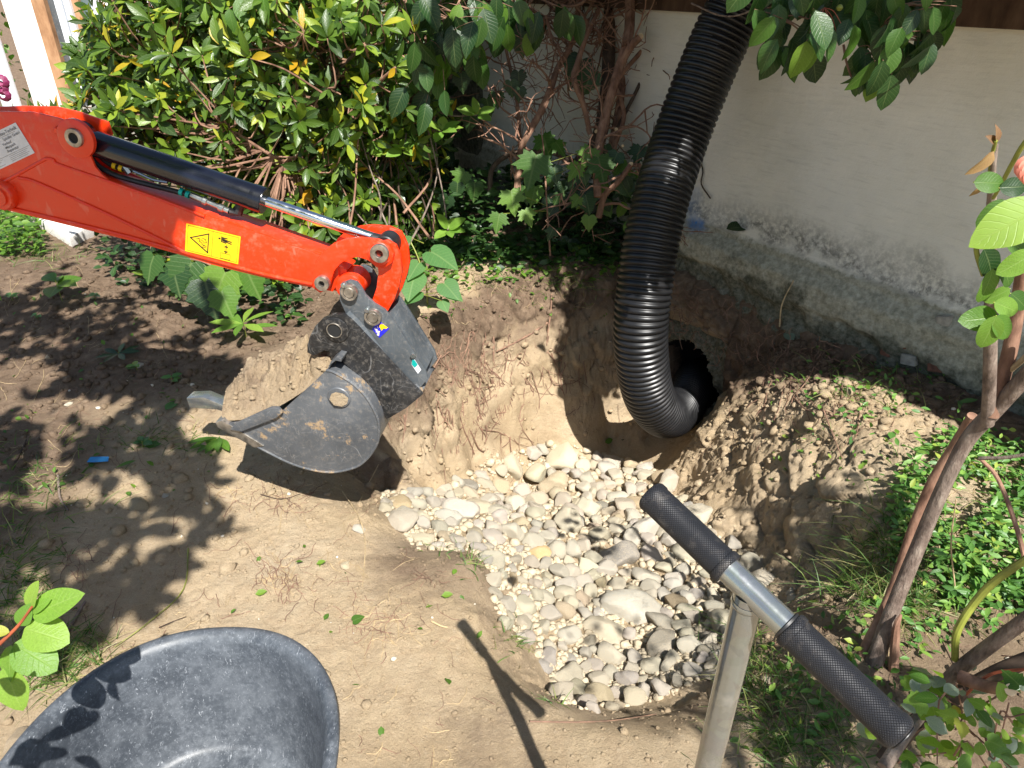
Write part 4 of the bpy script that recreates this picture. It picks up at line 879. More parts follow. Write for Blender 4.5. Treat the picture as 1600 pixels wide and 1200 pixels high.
b = MB(); disc(b, 645, 557, 4.5, -.024, -.016, 6); b.build('hex_bolt', M['zinc'], ex)
# black hooked ear of the bucket
ear = [(480, 551), (480, 540), (484, 526), (492, 510), (504, 498), (520, 491), (535, 491), (546, 497), (560, 511), (580, 533), (610, 566), (640, 598), (660, 617), (636, 637), (604, 656), (594, 640), (583, 622), (568, 598), (545, 574), (530, 562), (518, 562), (514, 549), (506, 548), (490, 556)]
b = MB(); plate(b, ear, -.034, -.020); eo = b.build('bucket_ear', M['blacksteel'], ex, bevel=.002)
b = MB(); b.prism([A(x, y, -.034) + EW * .15 for x, y in ear], EW * .014); b.build('bucket_ear', M['blacksteel'], ex, bevel=.002)
b = MB(); disc(b, 524, 516, 21, -.040, -.034, 32); b.build('ear_boss', M['blacksteel'], eo)
b = MB(); disc(b, 522, 517, 13, -.043, -.040, 28, prof=ringp(.86)); b.build('boss_ring', M['pin'], eo); b = MB(); disc(b, 522, 517, 11, -.0408, -.040, 24); b.build('boss_hole', M['black'], eo)
b = MB(); b.prism([A(x, y, -.034) + EW * .014 for x, y in ((604, 654), (640, 633), (659, 615), (648, 604), (596, 640))], EW * .136); b.build('ear_back_plate', M['steel'], ex, bevel=.002)
# bucket
side = [(342, 664), (372, 681), (403, 698), (446, 720), (470, 729), (489, 734), (508, 737), (525, 737), (545, 733), (561, 727), (574, 716), (583, 704), (590, 690), (592, 674), (591, 658), (585, 642), (572, 620), (552, 600), (532, 587), (518, 580), (510, 579), (500, 588), (489, 599), (461, 624), (440, 643), (410, 655)]
BO, BW = -.085, .34
bucket = None
b = MB(); plate(b, side, BO, BO + .010); bucket = b.build('bucket', M['steel'], ex, bevel=.002)
b = MB(); b.prism([A(x, y, BO) + EW * (BW - .01) for x, y in side], EW * .010); b.build('far_side_plate', M['steel'], bucket, bevel=.002)
shell = catmull([Vector((x, y, 0)) for x, y in side[:21]], 3); shell += [Vector((512, 575, 0)), Vector((516, 566, 0)), Vector((524, 560, 0)), Vector((533, 562, 0))]
o3 = [A(p.x, p.y, BO) for p in shell]; cen = A(520, 665, BO)
Vv = []; Ff = []
for p in o3:
    dn = (p - cen).normalized(); Vv += [p + EW * .004, p + EW * (BW - .004), p - dn * .009 + EW * .004, p - dn * .009 + EW * (BW - .004)]
for i in range(len(o3) - 1):
    a_, c_ = 4 * i, 4 * i + 4; Ff += [(a_, c_, c_ + 1, a_ + 1), (a_ + 2, a_ + 3, c_ + 3, c_ + 2), (a_, a_ + 2, c_ + 2, c_), (a_ + 1, c_ + 1, c_ + 3, a_ + 3)]
Ff += [(0, 1, 3, 2), (len(Vv) - 4, len(Vv) - 2, len(Vv) - 1, len(Vv) - 3)]
b = MB(); b.add(Vv, Ff); b.build('bucket_shell', M['steel'], bucket)
# weld along the rim of the near side plate
b = MB(); b.tube([A(p.x, p.y, BO + .002) for p in shell[:-4]], .0045, 8); b.build('rim_weld', M['steel'], bucket)
b = MB(); edge = [(336, 660), (346, 657), (412, 697), (398, 700), (340, 668)]; b.prism([A(x, y, BO - .004) for x, y in edge], EW * (BW + .008)); b.build('cutting_edge', M['pin'], bucket, bevel=.002)
b = MB(); b.prism([A(x, y, BO) - EW * .014 for x, y in ((362, 668), (374, 657), (425, 634), (437, 634), (444, 642), (434, 650), (380, 671))], EW * .014); b.build('side_cutter', M['steel'], bucket, bevel=.003)
b = MB(); t0 = at_plane(292, 628, EP + EW * (BO + BW), EW) - EP
b.prism([A(x, y, BO + BW - .05) for x, y in ((291, 622), (318, 621), (350, 634), (372, 650), (338, 640), (296, 637))], EW * .05); b.build('tooth', M['zinc'], bucket, bevel=.003)
b = MB(); disc(b, 529, 622, 18.5, BO - .006, BO, 26); capn = b.build('bolt_cap', M['steel'], bucket, bevel=.001)
b = MB(); b.add(*(lambda bm: ([tuple(A(530, 623, BO - .007) + Vector((x * .028, -0.004 + .0 * z + abs(z) * 0, z * .025 + .0))) for x, z in ((-1, 0), (-.7, .75), (-.2, 1), (.5, .8), (1, .2), (.8, -.6), (.2, -1), (-.6, -.8))], [tuple(range(8))[::-1]]))(None)); b.build('caked_clay', M['soil'], capn, smooth=False)
# soil heaped in the bucket
NA, NB = 130, 80; Vs = []
m0 = Vector((345, 660)); m1 = Vector((517, 584))
for j in range(NB + 1):
    for i in range(NA + 1):
        u, w = i / NA, j / NB
        px = m0.x + (m1.x - m0.x) * u; py = m0.y + (m1.y - m0.y) * u + 20 * math.sin(PI * u ** .8)
        base = A(px, py, BO) + EW * (BW * (.035 + .93 * w))
        hh = (math.sin(PI * min(1, u * .90 + .08)) ** .5) * (min(1, w / .34) ** .75 * min(1, (1 - w) / .25 + .1) ** .6)
        Vs.append((base.x - .06 * hh * (1 - u), base.y, base.z + .004 + .098 * hh * (1 - .25 * u)))
Vs = np.array(Vs); nn = fbm(Vs[:, 0] * 16, Vs[:, 1] * 16, Vs[:, 2] * 16, 5, 4, .6); n2_ = np.abs(fbm(Vs[:, 0] * 34, Vs[:, 1] * 34, Vs[:, 2] * 34, 3, 14, .6))
uu = np.tile(np.linspace(0, 1, NA + 1), NB + 1); ww = np.repeat(np.linspace(0, 1, NB + 1), NA + 1)
em = np.clip(np.minimum(np.minimum(uu, 1 - uu) * 8, np.minimum(ww, 1 - ww) * 8), 0, 1)
Vs[:, 2] += (.030 * nn + .018 * n2_ + .030 * facets(Vs[:, 0], Vs[:, 1], Vs[:, 2], 16, 5) + .012 * facets(Vs[:, 0], Vs[:, 1], Vs[:, 2], 40, 8)) * em; Vs[:, 0] += .02 * nn * em
idx = np.arange(len(Vs)).reshape(NB + 1, NA + 1); Fq = np.stack([idx[:-1, :-1], idx[:-1, 1:], idx[1:, 1:], idx[1:, :-1]], -1).reshape(-1, 4)
me = npmesh('soil_heap', Vs, Fq, M['soil']); a = me.attributes.new('topsoil', 'FLOAT', 'POINT'); a.data.foreach_set('value', np.full(len(Vs), .40, np.float32))
sh = link(bpy.data.objects.new('soil_heap', me)); sh.location = EP; tag(sh, 'heap of sandy brown soil filling the excavator bucket', 'soil heap')
gh = np.random.default_rng(3); kk = gh.integers(0, len(Vs), 320); cr_ = .0022 + .011 * gh.random(320) ** 4
me = scatter_low('soil_lumps', Vs[kk] + np.array([0, 0, .002]), cr_, M['soil'], .8, 4, False); a = me.attributes.new('topsoil', 'FLOAT', 'POINT'); a.data.foreach_set('value', np.full(len(me.vertices), .28, np.float32))
o = link(bpy.data.objects.new('soil_lumps', me), sh); o['kind'] = 'stuff'

# ================================================================== BLACK CORRUGATED SUCTION HOSE
hp_ = [(1225, -190, 3.05), (1200, -100, 3.15), (1166, -20, 3.22), (1128, 55, 3.3), (1094, 135, 3.36), (1062, 220, 3.42), (1036, 300, 3.42), (1017, 380, 3.44), (1007, 450, 3.47), (1001, 515, 3.54), (1004, 572, 3.66), (1016, 622, 3.83), (1040, 648, 4.08), (1064, 638, 4.32), (1078, 612, 4.55), (1086, 592, 4.8), (1092, 580, 5.1)]
path = catmull([at_t(*q) for q in hp_], 24); seglen = [0]
for i in range(1, len(path)): seglen.append(seglen[-1] + (path[i] - path[i - 1]).length)
Lt = seglen[-1]; pitch = .0292; per = 8; nst = int(Lt / pitch * per)
b = MB(); dpts = []; rads = []
sa = np.array(seglen); pa = np.array([tuple(p) for p in path])
for i in range(nst + 1):
    s_ = i * pitch / per; q = Vector([float(np.interp(s_, sa, pa[:, k])) for k in range(3)]); dpts.append(q)
    ph = (i % per) / per; rads.append(.137 - .0115 * (0.5 - .5 * math.cos(2 * PI * ph)) ** 2.2)
for _ in range(3):
    dpts = [dpts[0]] + [(dpts[i - 1] + dpts[i] * 2 + dpts[i + 1]) / 4 for i in range(1, len(dpts) - 1)] + [dpts[-1]]
b.tube(dpts, rads, 56, caps=False); ho = b.build('corrugated_hose', M['hose'], None, angle=89)
tag(ho, 'thick black corrugated plastic hose hanging down and bending into the hole in the pit', 'hose')

# ================================================================== STEEL T-HANDLE TOOL
P1, P2 = at_t(1014, 771, .78), at_t(1409, 1150, .636); bx_ = (P2 - P1).normalized(); BL = (P2 - P1).length
tool = thing('hand_tool', 'galvanised T-handled hand tool with two black rubber grips standing in the foreground at right', 'hand tool', (float(((P1 + P2) / 2).x), float(((P1 + P2) / 2).y), 0))
TL = lambda p: Vector(p) - tool.location
def along(px):                                                         # point on the bar seen at image x
    lo_, hi_ = -.2, 1.2
    for _ in range(40):
        mid = (lo_ + hi_) / 2; q = to_px(P1 + (P2 - P1) * mid)
        if q[0] < px: lo_ = mid
        else: hi_ = mid
    return mid * BL
b = MB(); b.lathe(TL(P1), bx_, [(.01, .0), (.01, .0138), (BL - .01, .0138), (BL - .01, 0)], 40); b.build('crossbar', M['zinc'], tool)
g1 = along(1138); g2_ = along(1232)
def grip(d0, d1, capend):
    b = MB(); L_ = d1 - d0; r = .0172
    prof = [(0, .0115), (0, r * 1.02), (.002, r * 1.09), (.006, r * 1.10), (.0085, r * 1.07), (.009, r * 1.0), (L_ * .5, r * 1.0), (L_ - .012, r), (L_ - .010, r * 1.06), (L_ - .004, r * 1.05), (L_ - .0015, r * .97), (L_, r * .85), (L_, 0)]
    if capend: p_, d_ = P1 + bx_ * d1, -bx_
    else: p_, d_ = P1 + bx_ * d0, bx_
    b.lathe(TL(p_), d_, prof, 48); return b.build('grip', M['grip'], tool)
ga = grip(0, g1, True); gb = grip(g2_, BL, False)
b = MB(); b.lathe(TL(P1 + bx_ * g2_), -bx_, [(0, .0158), (.003, .0162), (.004, .0142)], 40); b.build('collar_lip', M['rubber'], gb)
b = MB(); b.lathe(TL(P2 + bx_ * .0002), bx_, [(0, 0), (0, .0125), (.001, .0138), (.0012, .0144), (.0004, .0145)], 30); b.build('end_cap', M['rubber'], gb)
mt = along(1172); sp_ = P1 + bx_ * mt; base_ = Vector((sp_.x - .005, sp_.y - .0, .03))
sd_ = (base_ - sp_).normalized(); b = MB(); b.lathe(TL(sp_ + sd_ * .004), sd_, [(0, .015), ((base_ - sp_).length, .0145)], 40); b.build('shaft', M['zinc'], tool)
b = MB(); b.lathe(TL(sp_ + sd_ * .0135), sd_, [(0, .0155), (.0035, .0165), (.007, .0155), (.008, .0143)], 30); b.build('weld_bead', M['zinc'], tool)
b = MB(); b.lathe(TL(base_), Vector((0, 0, -1)), [(-.02, .013), (-.012, .02), (-.01, .055), (.02, .06), (.025, 0)], 28); b.build('foot_plate', M['zinc'], tool)

# ================================================================== MORTAR TUB
tc_ = Vector((-.645, .745, 0)); tub = MB(); NS = 96
def sup(an, ax_, ay_, n_=2.25): c, s_ = math.cos(an), math.sin(an); k = (abs(c) ** n_ + abs(s_) ** n_) ** (-1 / n_); return ax_ * c * k, ay_ * s_ * k
rings = [(.03, .80, 0), (.032, .82, .0), (.30, .985, 0), (.312, 1.06, 0), (.325, 1.075, 0), (.333, 1.065, 0), (.335, 1.03, 0), (.330, 1.0, 0), (.315, .972, 0), (.25, .945, 0), (.15, .87, 0), (.075, .80, 0), (.052, .775, 0), (.043, .74, 0), (.040, .66, 0), (.042, .54, 0), (.050, .505, 0), (.056, .48, 0), (.056, .3, 0), (.056, 0.001, 0)]
Vv = []; Ff = []
for z_, k_, _ in rings:
    for i in range(NS):
        x_, y_ = sup(2 * PI * i / NS, .296 * k_, .350 * k_); wob = .003 * math.sin(2 * PI * i / NS * 3 + 1) if k_ > .9 else 0
        Vv.append((x_ * (1 + wob), y_ * (1 + wob), z_ + (.006 * math.sin(4 * PI * i / NS + .6) if z_ > .28 else 0)))
for j in range(len(rings) - 1):
    for i in range(NS):
        i2 = (i + 1) % NS; Ff.append((j * NS + i, j * NS + i2, (j + 1) * NS + i2, (j + 1) * NS + i))
tub.add(Vv, Ff); to_ = tub.build('mortar_tub', M['tub'], None, angle=80); to_.location = tc_ + Vector((0, 0, -.01)); tag(to_, 'empty dark grey oval plastic mortar tub, scuffed inside, at the bottom left', 'tub')

# ================================================================== LEAVES
def leaf_geo(width=.42, fold=.10, curl=.12, rows=5, pw=1.0, sharp=1.0, wav=0.0, peak=.45):
    """leaf of length 1 along +Y, normal +Z"""
    V = []; Fc = []; UV = []
    for i in range(rows + 1):
        t = i / rows; s = t ** (math.log(.5) / math.log(peak)); w = width / 2 * max(0.0, math.sin(PI * s)) ** pw
        if sharp > 1 and t > peak: w *= 1 - (t - peak) ** sharp * .35
        z = -curl * t * t; zz = wav * math.sin(t * 9)
        V += [(-w, t, z + fold * w * 2 + zz), (0, t, z), (w, t, z + fold * w * 2 - zz)]
        UV += [(-1, t), (0, t), (1, t)]
    for i in range(rows):
        a = 3 * i; Fc += [(a, a + 1, a + 4, a + 3), (a + 1, a + 2, a + 5, a + 4)]
    return np.array(V, float), Fc, np.array(UV, float)
def lobed_geo(pts, fold=.06, curl=.15):
    V = [(0, .30, .02)]; UV = [(0, .3)]
    P_ = pts + [(-x, y) for x, y in pts[::-1] if x > 1e-6]
    for x, y in P_: V.append((x, y, fold * abs(x) - curl * (y - .3) ** 2 - .10 * x * x)); UV.append((x * 1.6, y))
    n = len(P_); Fc = [(0, 1 + (i + 1) % n, 1 + i) for i in range(n)]
    return np.array(V, float), Fc, np.array(UV, float)
maple = [(0, .0), (.16, -.10), (.20, -.04), (.40, -.08), (.36, .06), (.52, .14), (.40, .20), (.62, .42), (.46, .42), (.42, .50), (.30, .46), (.22, .48), (.30, .68), (.18, .66), (.14, .80), (.0, 1.02)]
heart = [(0, .04), (.10, -.06), (.26, -.07), (.40, .05), (.46, .20), (.44, .38), (.34, .58), (.20, .76), (.08, .92), (0, 1.0)]
vine = [(0, .03), (.12, -.08), (.30, -.08), (.38, .02), (.50, .12), (.44, .22), (.54, .36), (.40, .42), (.34, .56), (.26, .60), (.20, .78), (.10, .82), (0, 1.0)]
GEO = {'rhodo': leaf_geo(.27, .10, .10, 5, .9, peak=.56), 'rhodo2': leaf_geo(.36, .22, .22, 5, .9, peak=.55), 'oval': leaf_geo(.62, .10, .16, 6, .75, peak=.46), 'oval2': leaf_geo(.55, .20, .30, 6, .75, peak=.42, wav=.02),
       'vinca': leaf_geo(.42, .16, .12, 3, .8), 'small': leaf_geo(.6, .14, .1, 3, .7), 'maple': lobed_geo(maple), 'heart': lobed_geo(heart, .10, .10), 'vine': lobed_geo(vine, .08, .18), 'big': leaf_geo(.6, .10, .16, 12, .72, peak=.44, wav=.012), 'big2': leaf_geo(.72, .06, .22, 12, .62, peak=.47, wav=.02)}
LMESH = {}
def leaf_mesh(kind, mat):
    k = (kind, mat)
    if k not in LMESH:
        V, Fc, UV = GEO[kind]; me = bpy.data.meshes.new('leaf'); me.from_pydata([tuple(v) for v in V], [], Fc)
        ul = me.uv_layers.new(name='UVMap'); ul.data.foreach_set('uv', np.array([UV[i] for f in Fc for i in f], float).ravel())
        me.polygons.foreach_set('use_smooth', [True] * len(me.polygons)); me.materials.append(M[mat]); LMESH[k] = me
    return LMESH[k]
def basis(d, n):
    y = Vector(d).normalized(); z = Vector(n) - y * Vector(n).dot(y)
    if z.length < 1e-3: z = Vector((1, .3, .2)) - y * Vector((1, .3, .2)).dot(y)
    z.normalize(); x = y.cross(z); return x, y, z
def joined_leaves(name, lst, mat, seed=0):
    """lst: (kind, pos, dir, normal, size, widthscale)"""
    Vs, Fs, Us, As = [], [], [], []; off = 0; r_ = random.Random(seed); byk = {}
    for l in lst: byk.setdefault(l[0], []).append(l)
    allV, loops, sizes, uvs, att = [], [], [], [], []
    for kd, L_ in byk.items():
        V, Fc, UV = GEO[kd]; B = np.array([[list(v) for v in basis(l[2], l[3])] for l in L_]); sz = np.array([l[4] for l in L_]); ws = np.array([l[5] for l in L_]); P_ = np.array([tuple(l[1]) for l in L_])
        W = V[None] * sz[:, None, None]; W = W.copy(); W[..., 0] *= ws[:, None]
        W = np.einsum('nvi,nij->nvj', W, B) + P_[:, None]
        allV.append(W.reshape(-1, 3)); fl = [len(f) for f in Fc]; flat = np.array([i for f in Fc for i in f])
        loops.append((flat[None] + (np.arange(len(L_)) * len(V))[:, None] + off).ravel()); sizes.append(np.tile(fl, len(L_))); uvs.append(np.tile(UV[flat], (len(L_), 1)))
        att.append(np.repeat(np.array([r_.random() for _ in L_]), len(Fc))); off += len(L_) * len(V)
    V = np.concatenate(allV); lp = np.concatenate(loops); sz = np.concatenate(sizes)
    me = bpy.data.meshes.new(name); me.vertices.add(len(V)); me.vertices.foreach_set('co', V.astype(np.float32).ravel())
    me.loops.add(len(lp)); me.loops.foreach_set('vertex_index', lp.astype(np.int32)); me.polygons.add(len(sz)); me.polygons.foreach_set('loop_start', np.concatenate([[0], np.cumsum(sz)[:-1]]).astype(np.int32))
    me.update(calc_edges=True); ul = me.uv_layers.new(name='UVMap'); ul.data.foreach_set('uv', np.concatenate(uvs).astype(np.float32).ravel())
    a = me.attributes.new('lv', 'FLOAT', 'FACE'); a.data.foreach_set('value', np.concatenate(att).astype(np.float32)); me.polygons.foreach_set('use_smooth', np.ones(len(sz), bool)); me.materials.append(M[mat]); return me
PR = random.Random(21)
def rv(s=1.0): return Vector((PR.gauss(0, s), PR.gauss(0, s), PR.gauss(0, s)))
class Plant:
    def __init__(s, name, label, cat, loc, group=None): s.o = thing(name, label, cat, tuple(loc), group); s.loc = Vector(loc); s.leaves = []
    def stem(s, pts, r, mat='bark_grey', name='stem', n=5, seg=8, cr=True):
        P_ = catmull(pts, n) if cr and len(pts) > 1 else [Vector(p) for p in pts]
        if hasattr(r, '__len__'): rr = list(np.interp(np.linspace(0, 1, len(P_)), np.linspace(0, 1, len(r)), r))
        else: rr = r
        b = MB(); b.tube([p - s.loc for p in P_], rr, seg); return b.build(name, M[mat], s.o)
    def leaf(s, kind, pos, d, n, size, mat, ws=1.0): s.leaves.append((kind, Vector(pos), Vector(d), Vector(n), size, ws, mat))
    def finish(s, nmax=300, stuff='foliage', minpx=9):
        def key(l):
            d = depth_of(l[1])
            if d < .2: return 0
            x, y = to_px(l[1]); return l[4] / d * F_PX if -30 < x < 1630 and -30 < y < 1230 else 0
        ls = sorted(s.leaves, key=key, reverse=True); ind = [l for l in ls[:nmax] if key(l) >= minpx]; rest = ls[len(ind):]
        for kd, p, d, n, sz, ws, mat in ind:
            o = bpy.data.objects.new('leaf', leaf_mesh(kd, mat)); COL.objects.link(o); o.parent = s.o; x, y, z = basis(d, n)
            o.matrix_local = Matrix(((x.x * sz * ws, y.x * sz, z.x * sz, p.x - s.loc.x), (x.y * sz * ws, y.y * sz, z.y * sz, p.y - s.loc.y), (x.z * sz * ws, y.z * sz, z.z * sz, p.z - s.loc.z), (0, 0, 0, 1)))
        bym = {}
        for kd, p, d, n, sz, ws, mat in rest: bym.setdefault(mat, []).append((kd, p - s.loc, d, n, sz, ws))
        for mat, L_ in bym.items():
            o = link(bpy.data.objects.new(stuff, joined_leaves(stuff, L_, mat, len(L_))), s.o); o['kind'] = 'stuff'
        return s.o
    def whorl(s, tip, axis, n, size, kind, mat, open_=1.1, jit=.18):
        ax_ = Vector(axis).normalized(); x = ax_.cross(Vector((.31, .2, .9))).normalized(); y = ax_.cross(x); a0 = PR.random() * 6.28
        for k in range(n):
            an = a0 + 2.4 * k + PR.gauss(0, .15); op = open_ * (.55 + .6 * k / n) + PR.gauss(0, jit)
            rad = x * math.cos(an) + y * math.sin(an); d = ax_ * math.cos(op) + rad * math.sin(op); d.z -= .12
            nr = ax_ * math.sin(op) - rad * math.cos(op) + rv(.12)
            s.leaf(kind, tip + d * .008, d, nr, size * PR.uniform(.65, 1.15), mat, PR.uniform(.85, 1.15))

# ================================================================== RHODODENDRON BEHIND THE ARM
rl = hit(430, 440); rho = Plant('rhododendron_shrub', 'large glossy green rhododendron shrub with yellowing leaves behind the orange arm', 'shrub', (-1.35, 4.5, .05))
ells = [((430, 120), 4.35, (1.05, .7, .65), 240), ((230, 190), 4.05, (.60, .45, .36), 120), ((560, 230), 4.55, (.60, .5, .62), 95), ((400, 440), 3.95, (.62, .38, .30), 95), ((390, -10), 4.5, (1.15, .8, .45), 130), ((480, 330), 4.2, (.75, .45, .35), 95), ((150, 130), 4.3, (.28, .3, .25), 34), ((270, 60), 4.2, (.35, .4, .3), 50), ((640, 300), 4.5, (.28, .3, .35), 26)]
tips = []
for (px, py), y_, rd, n_ in ells:
    c = at_y(px, py, y_)
    for _ in range(int(n_ * 1.75)):
        d = rv().normalized(); d.y -= .35; d.z += .25; d.normalize(); k = PR.uniform(.55, 1.04)
        t = c + Vector((d.x * rd[0], d.y * rd[1], d.z * rd[2])) * k
        q = to_px(t)
        if t.z < .12: continue
        if q[0] < 125 and q[1] < 175: continue
        tips.append((t, d, k))
mains = []
for k in range(16):
    a = (-1.45 + PR.uniform(-.75, .95), 4.75 + PR.uniform(-.4, .3), .05); t, d, _ = PR.choice(tips[:420])
    m_ = (Vector(a) + t) / 2 + Vector((PR.gauss(0, .12), PR.gauss(0, .1) + .1, .1)); pts = [Vector(a), Vector(a).lerp(m_, .5) + rv(.05), m_, m_.lerp(t, .6) + rv(.05), t]
    rho.stem(pts, [.022, .017, .012, .007], 'bark_dark' if k % 2 else 'bark_red', 'stem'); mains += catmull(pts, 5)[6:]
ma = np.array([tuple(p) for p in mains]); tw = MB()
for t, d, k in tips:
    j = np.argmin(np.linalg.norm(ma - np.array(tuple(t)), axis=1) + .25 * (ma[:, 2] > t.z)); a = Vector(ma[j]); m_ = a.lerp(t, .55) + rv(.035) - Vector((0, 0, .04))
    tw.tube([p - rho.loc for p in catmull([a, m_, t], 3)], [.006, .0055, .005, .0045, .004, .0035, .003], 5)
    rho.whorl(t, (d + Vector((0, -.25, .5))), PR.randint(6, 9), .118 if PR.random() < .7 else .09, 'rhodo' if PR.random() < .7 else 'rhodo2', 'leaf_rhodo')
tb = tw.build('twigs', M['bark_red'], rho.o); tb['kind'] = 'stuff'
for _ in range(22):                                                     # crooked bare stems showing through the thin right side of the shrub
    a_ = at_t(PR.uniform(470, 690), PR.uniform(330, 430), PR.uniform(3.95, 4.25)); e_ = at_t(PR.uniform(440, 700), PR.uniform(20, 230), PR.uniform(3.85, 4.2)); m_ = a_.lerp(e_, .5) + rv(.07)
    rho.stem([a_, a_.lerp(m_, .5) + rv(.03), m_, m_.lerp(e_, .5) + rv(.03), e_], [PR.uniform(.005, .009), .004, .0025], PR.choice(('bark_red', 'bark_grey', 'bark_dark')), 'stem', 4, 6)
# a few pale lit sprays at the right edge of the shrub
for px, py, t in ((620, 125, 3.95), (600, 105, 4.0), (655, 190, 3.9), (690, 165, 3.9), (690, 205, 3.85), (630, 235, 3.9), (600, 240, 4.0), (540, 95, 3.9), (700, 360, 3.9), (590, 190, 4.0), (745, 180, 3.9)):
    p = at_t(px, py, t); rho.whorl(p, Vector((.1, -.4, .9)), 6, .10, 'oval', 'leaf_lime', 1.25)
    j = np.argmin(np.linalg.norm(ma - np.array(tuple(p)), axis=1)); rho.stem([Vector(ma[j]), Vector(ma[j]).lerp(p, .5) + rv(.03) - Vector((0, 0, .05)), p], [.006, .004, .003], 'bark_grey', 'twig')
rho.finish(300)

# ================================================================== BARE BROWN SHRUB AGAINST THE WALL
br = Plant('bare_climbing_shrub', 'bare reddish-brown shrub with tangled cut branches against the grey wall', 'shrub', tuple(at_t(930, 330, 4.25)))
stems = [([(985, -70, 3.95), (984, 30, 3.95), (980, 66, 3.95), (966, 110, 3.97), (950, 165, 4.0), (937, 220, 4.0), (933, 270, 3.98), (934, 308, 3.98)], [.026, .026, .024, .022, .02], 'bark_red', 8),
         ([(1000, 58, 3.9), (984, 74, 3.93), (966, 108, 3.97)], [.018, .022, .02], 'bark_red', 8),
         ([(955, -60, 4.25), (952, 60, 4.25), (948, 140, 4.25), (940, 200, 4.25), (925, 240, 4.28), (905, 262, 4.3), (915, 330, 4.3)], [.035, .034, .036, .04, .045, .045, .03], 'bark_dark', 10),
         ([(975, -60, 4.3), (972, 80, 4.3), (970, 150, 4.3), (955, 230, 4.3), (940, 300, 4.3)], [.022, .024, .022, .02, .02], 'bark_red', 8),
         ([(935, 15, 4.1), (915, 60, 4.1), (902, 100, 4.1), (897, 125, 4.1), (912, 165, 4.15), (922, 210, 4.2)], [.012, .014, .016, .016, .014], 'bark_red', 8),
         ([(915, -60, 4.2), (895, 60, 4.2), (872, 105, 4.2), (858, 145, 4.15), (842, 180, 4.15), (826, 208, 4.15), (813, 238, 4.2), (808, 300, 4.2)], [.014, .015, .017, .02, .02, .019, .016, .02], 'bark_red', 8),
         ([(775, -20, 4.3), (785, 50, 4.3), (798, 110, 4.3), (808, 160, 4.3), (812, 215, 4.3), (815, 280, 4.3)], [.006, .008, .010, .011, .012, .014], 'bark_red', 6),
         ([(960, 130, 4.2), (975, 180, 4.2), (960, 235, 4.15), (975, 255, 4.1), (1000, 258, 4.0)], [.012, .012, .011, .01], 'bark_red', 7),
         ([(910, 262, 4.3), (870, 240, 4.25), (840, 238, 4.25), (800, 240, 4.25), (770, 262, 4.25), (765, 300, 4.25)], [.02, .016, .016, .016, .014, .014], 'bark_dark', 8),
         ([(985, 258, 3.98), (965, 285, 4.0), (945, 305, 4.05), (935, 340, 4.1)], [.013, .014, .016, .018], 'bark_red', 8),
         ([(660, -30, 4.4), (645, 30, 4.4), (632, 70, 4.4), (612, 110, 4.4), (598, 170, 4.4), (600, 330, 4.4)], [.024, .024, .022, .02, .02, .02], 'bark_dark', 8),
         ([(1120, -60, 4.0), (1060, 15, 4.05), (1020, 60, 4.1), (985, 100, 4.15), (960, 130, 4.2)], [.010, .011, .012, .012], 'bark_red', 7),
         ([(1100, -60, 4.1), (1040, 40, 4.2), (1000, 130, 4.2), (965, 200, 4.25)], [.008, .009, .01], 'bark_dark', 6)]
nodes = []
for pts, r, mat, sg in stems:
    P_ = [at_t(*q) for q in pts]; br.stem(P_, [x * 1.1 for x in r], mat, 'branch', 6, sg); nodes += catmull(P_, 4)
for q, r in (((1001, 57, 3.895), .016), ((932, 205, 4.12), .010), ((963, 202, 4.1), .010), ((986, 256, 3.97), .012), ((973, 228, 4.05), .009)):
    p = at_t(*q); b = MB(); b.lathe(p - br.loc, (at_t(q[0] + 3, q[1] - 2, q[2] - .1) - p), [(-.03, r), (0, r), (.001, 0)], 10); b.build('cut_end', M['cut'], br.o)
def twig(b, p, d, L_, r, depth, loc, mn=.0012, bend=.33, minz=.15):
    n = max(3, int(L_ / .035)); P_ = [p.copy()]; dd = d.normalized()
    for i in range(n):
        dd = (dd + rv(bend) * .55).normalized(); p = p + dd * (L_ / n); P_.append(p.copy())
    b.tube([q - loc for q in P_], list(np.linspace(r, max(mn, r * .4), len(P_))), 5, caps=False)
    if depth > 0:
        for k in range(PR.randint(2, 4)):
            i = PR.randint(1, len(P_) - 1); twig(b, P_[i], (dd * .6 + rv(.8)).normalized(), L_ * PR.uniform(.35, .7), r * .6, depth - 1, loc, mn, bend, minz)
tb = MB()
for _ in range(52):
    p = PR.choice(nodes)
    if p.x < -.7 and PR.random() < .6: continue
    d = rv(1); d.y = -abs(d.y) * .25; d.z = d.z * .8 + .15
    twig(tb, p, d, PR.uniform(.18, .5), PR.uniform(.005, .009), 2, br.loc, .002)
for _ in range(44):
    p = at_t(PR.uniform(780, 1130), PR.uniform(-60, 40), PR.uniform(4.0, 4.3)); twig(tb, p, Vector((PR.uniform(-1, .6), 0, PR.uniform(-.9, .5))), PR.uniform(.3, .6), .010, 2, br.loc, .002)
for _ in range(14):
    p = at_t(PR.uniform(600, 700), PR.uniform(-40, 60), PR.uniform(4.2, 4.5)); twig(tb, p, Vector((PR.uniform(-.8, .8), 0, PR.uniform(-1, .2))), PR.uniform(.3, .6), .010, 2, br.loc, .002)
o = tb.build('twigs', M['bark_red'], br.o); o['kind'] = 'stuff'
# old vine stems running down the far side
b = MB()
br.finish()

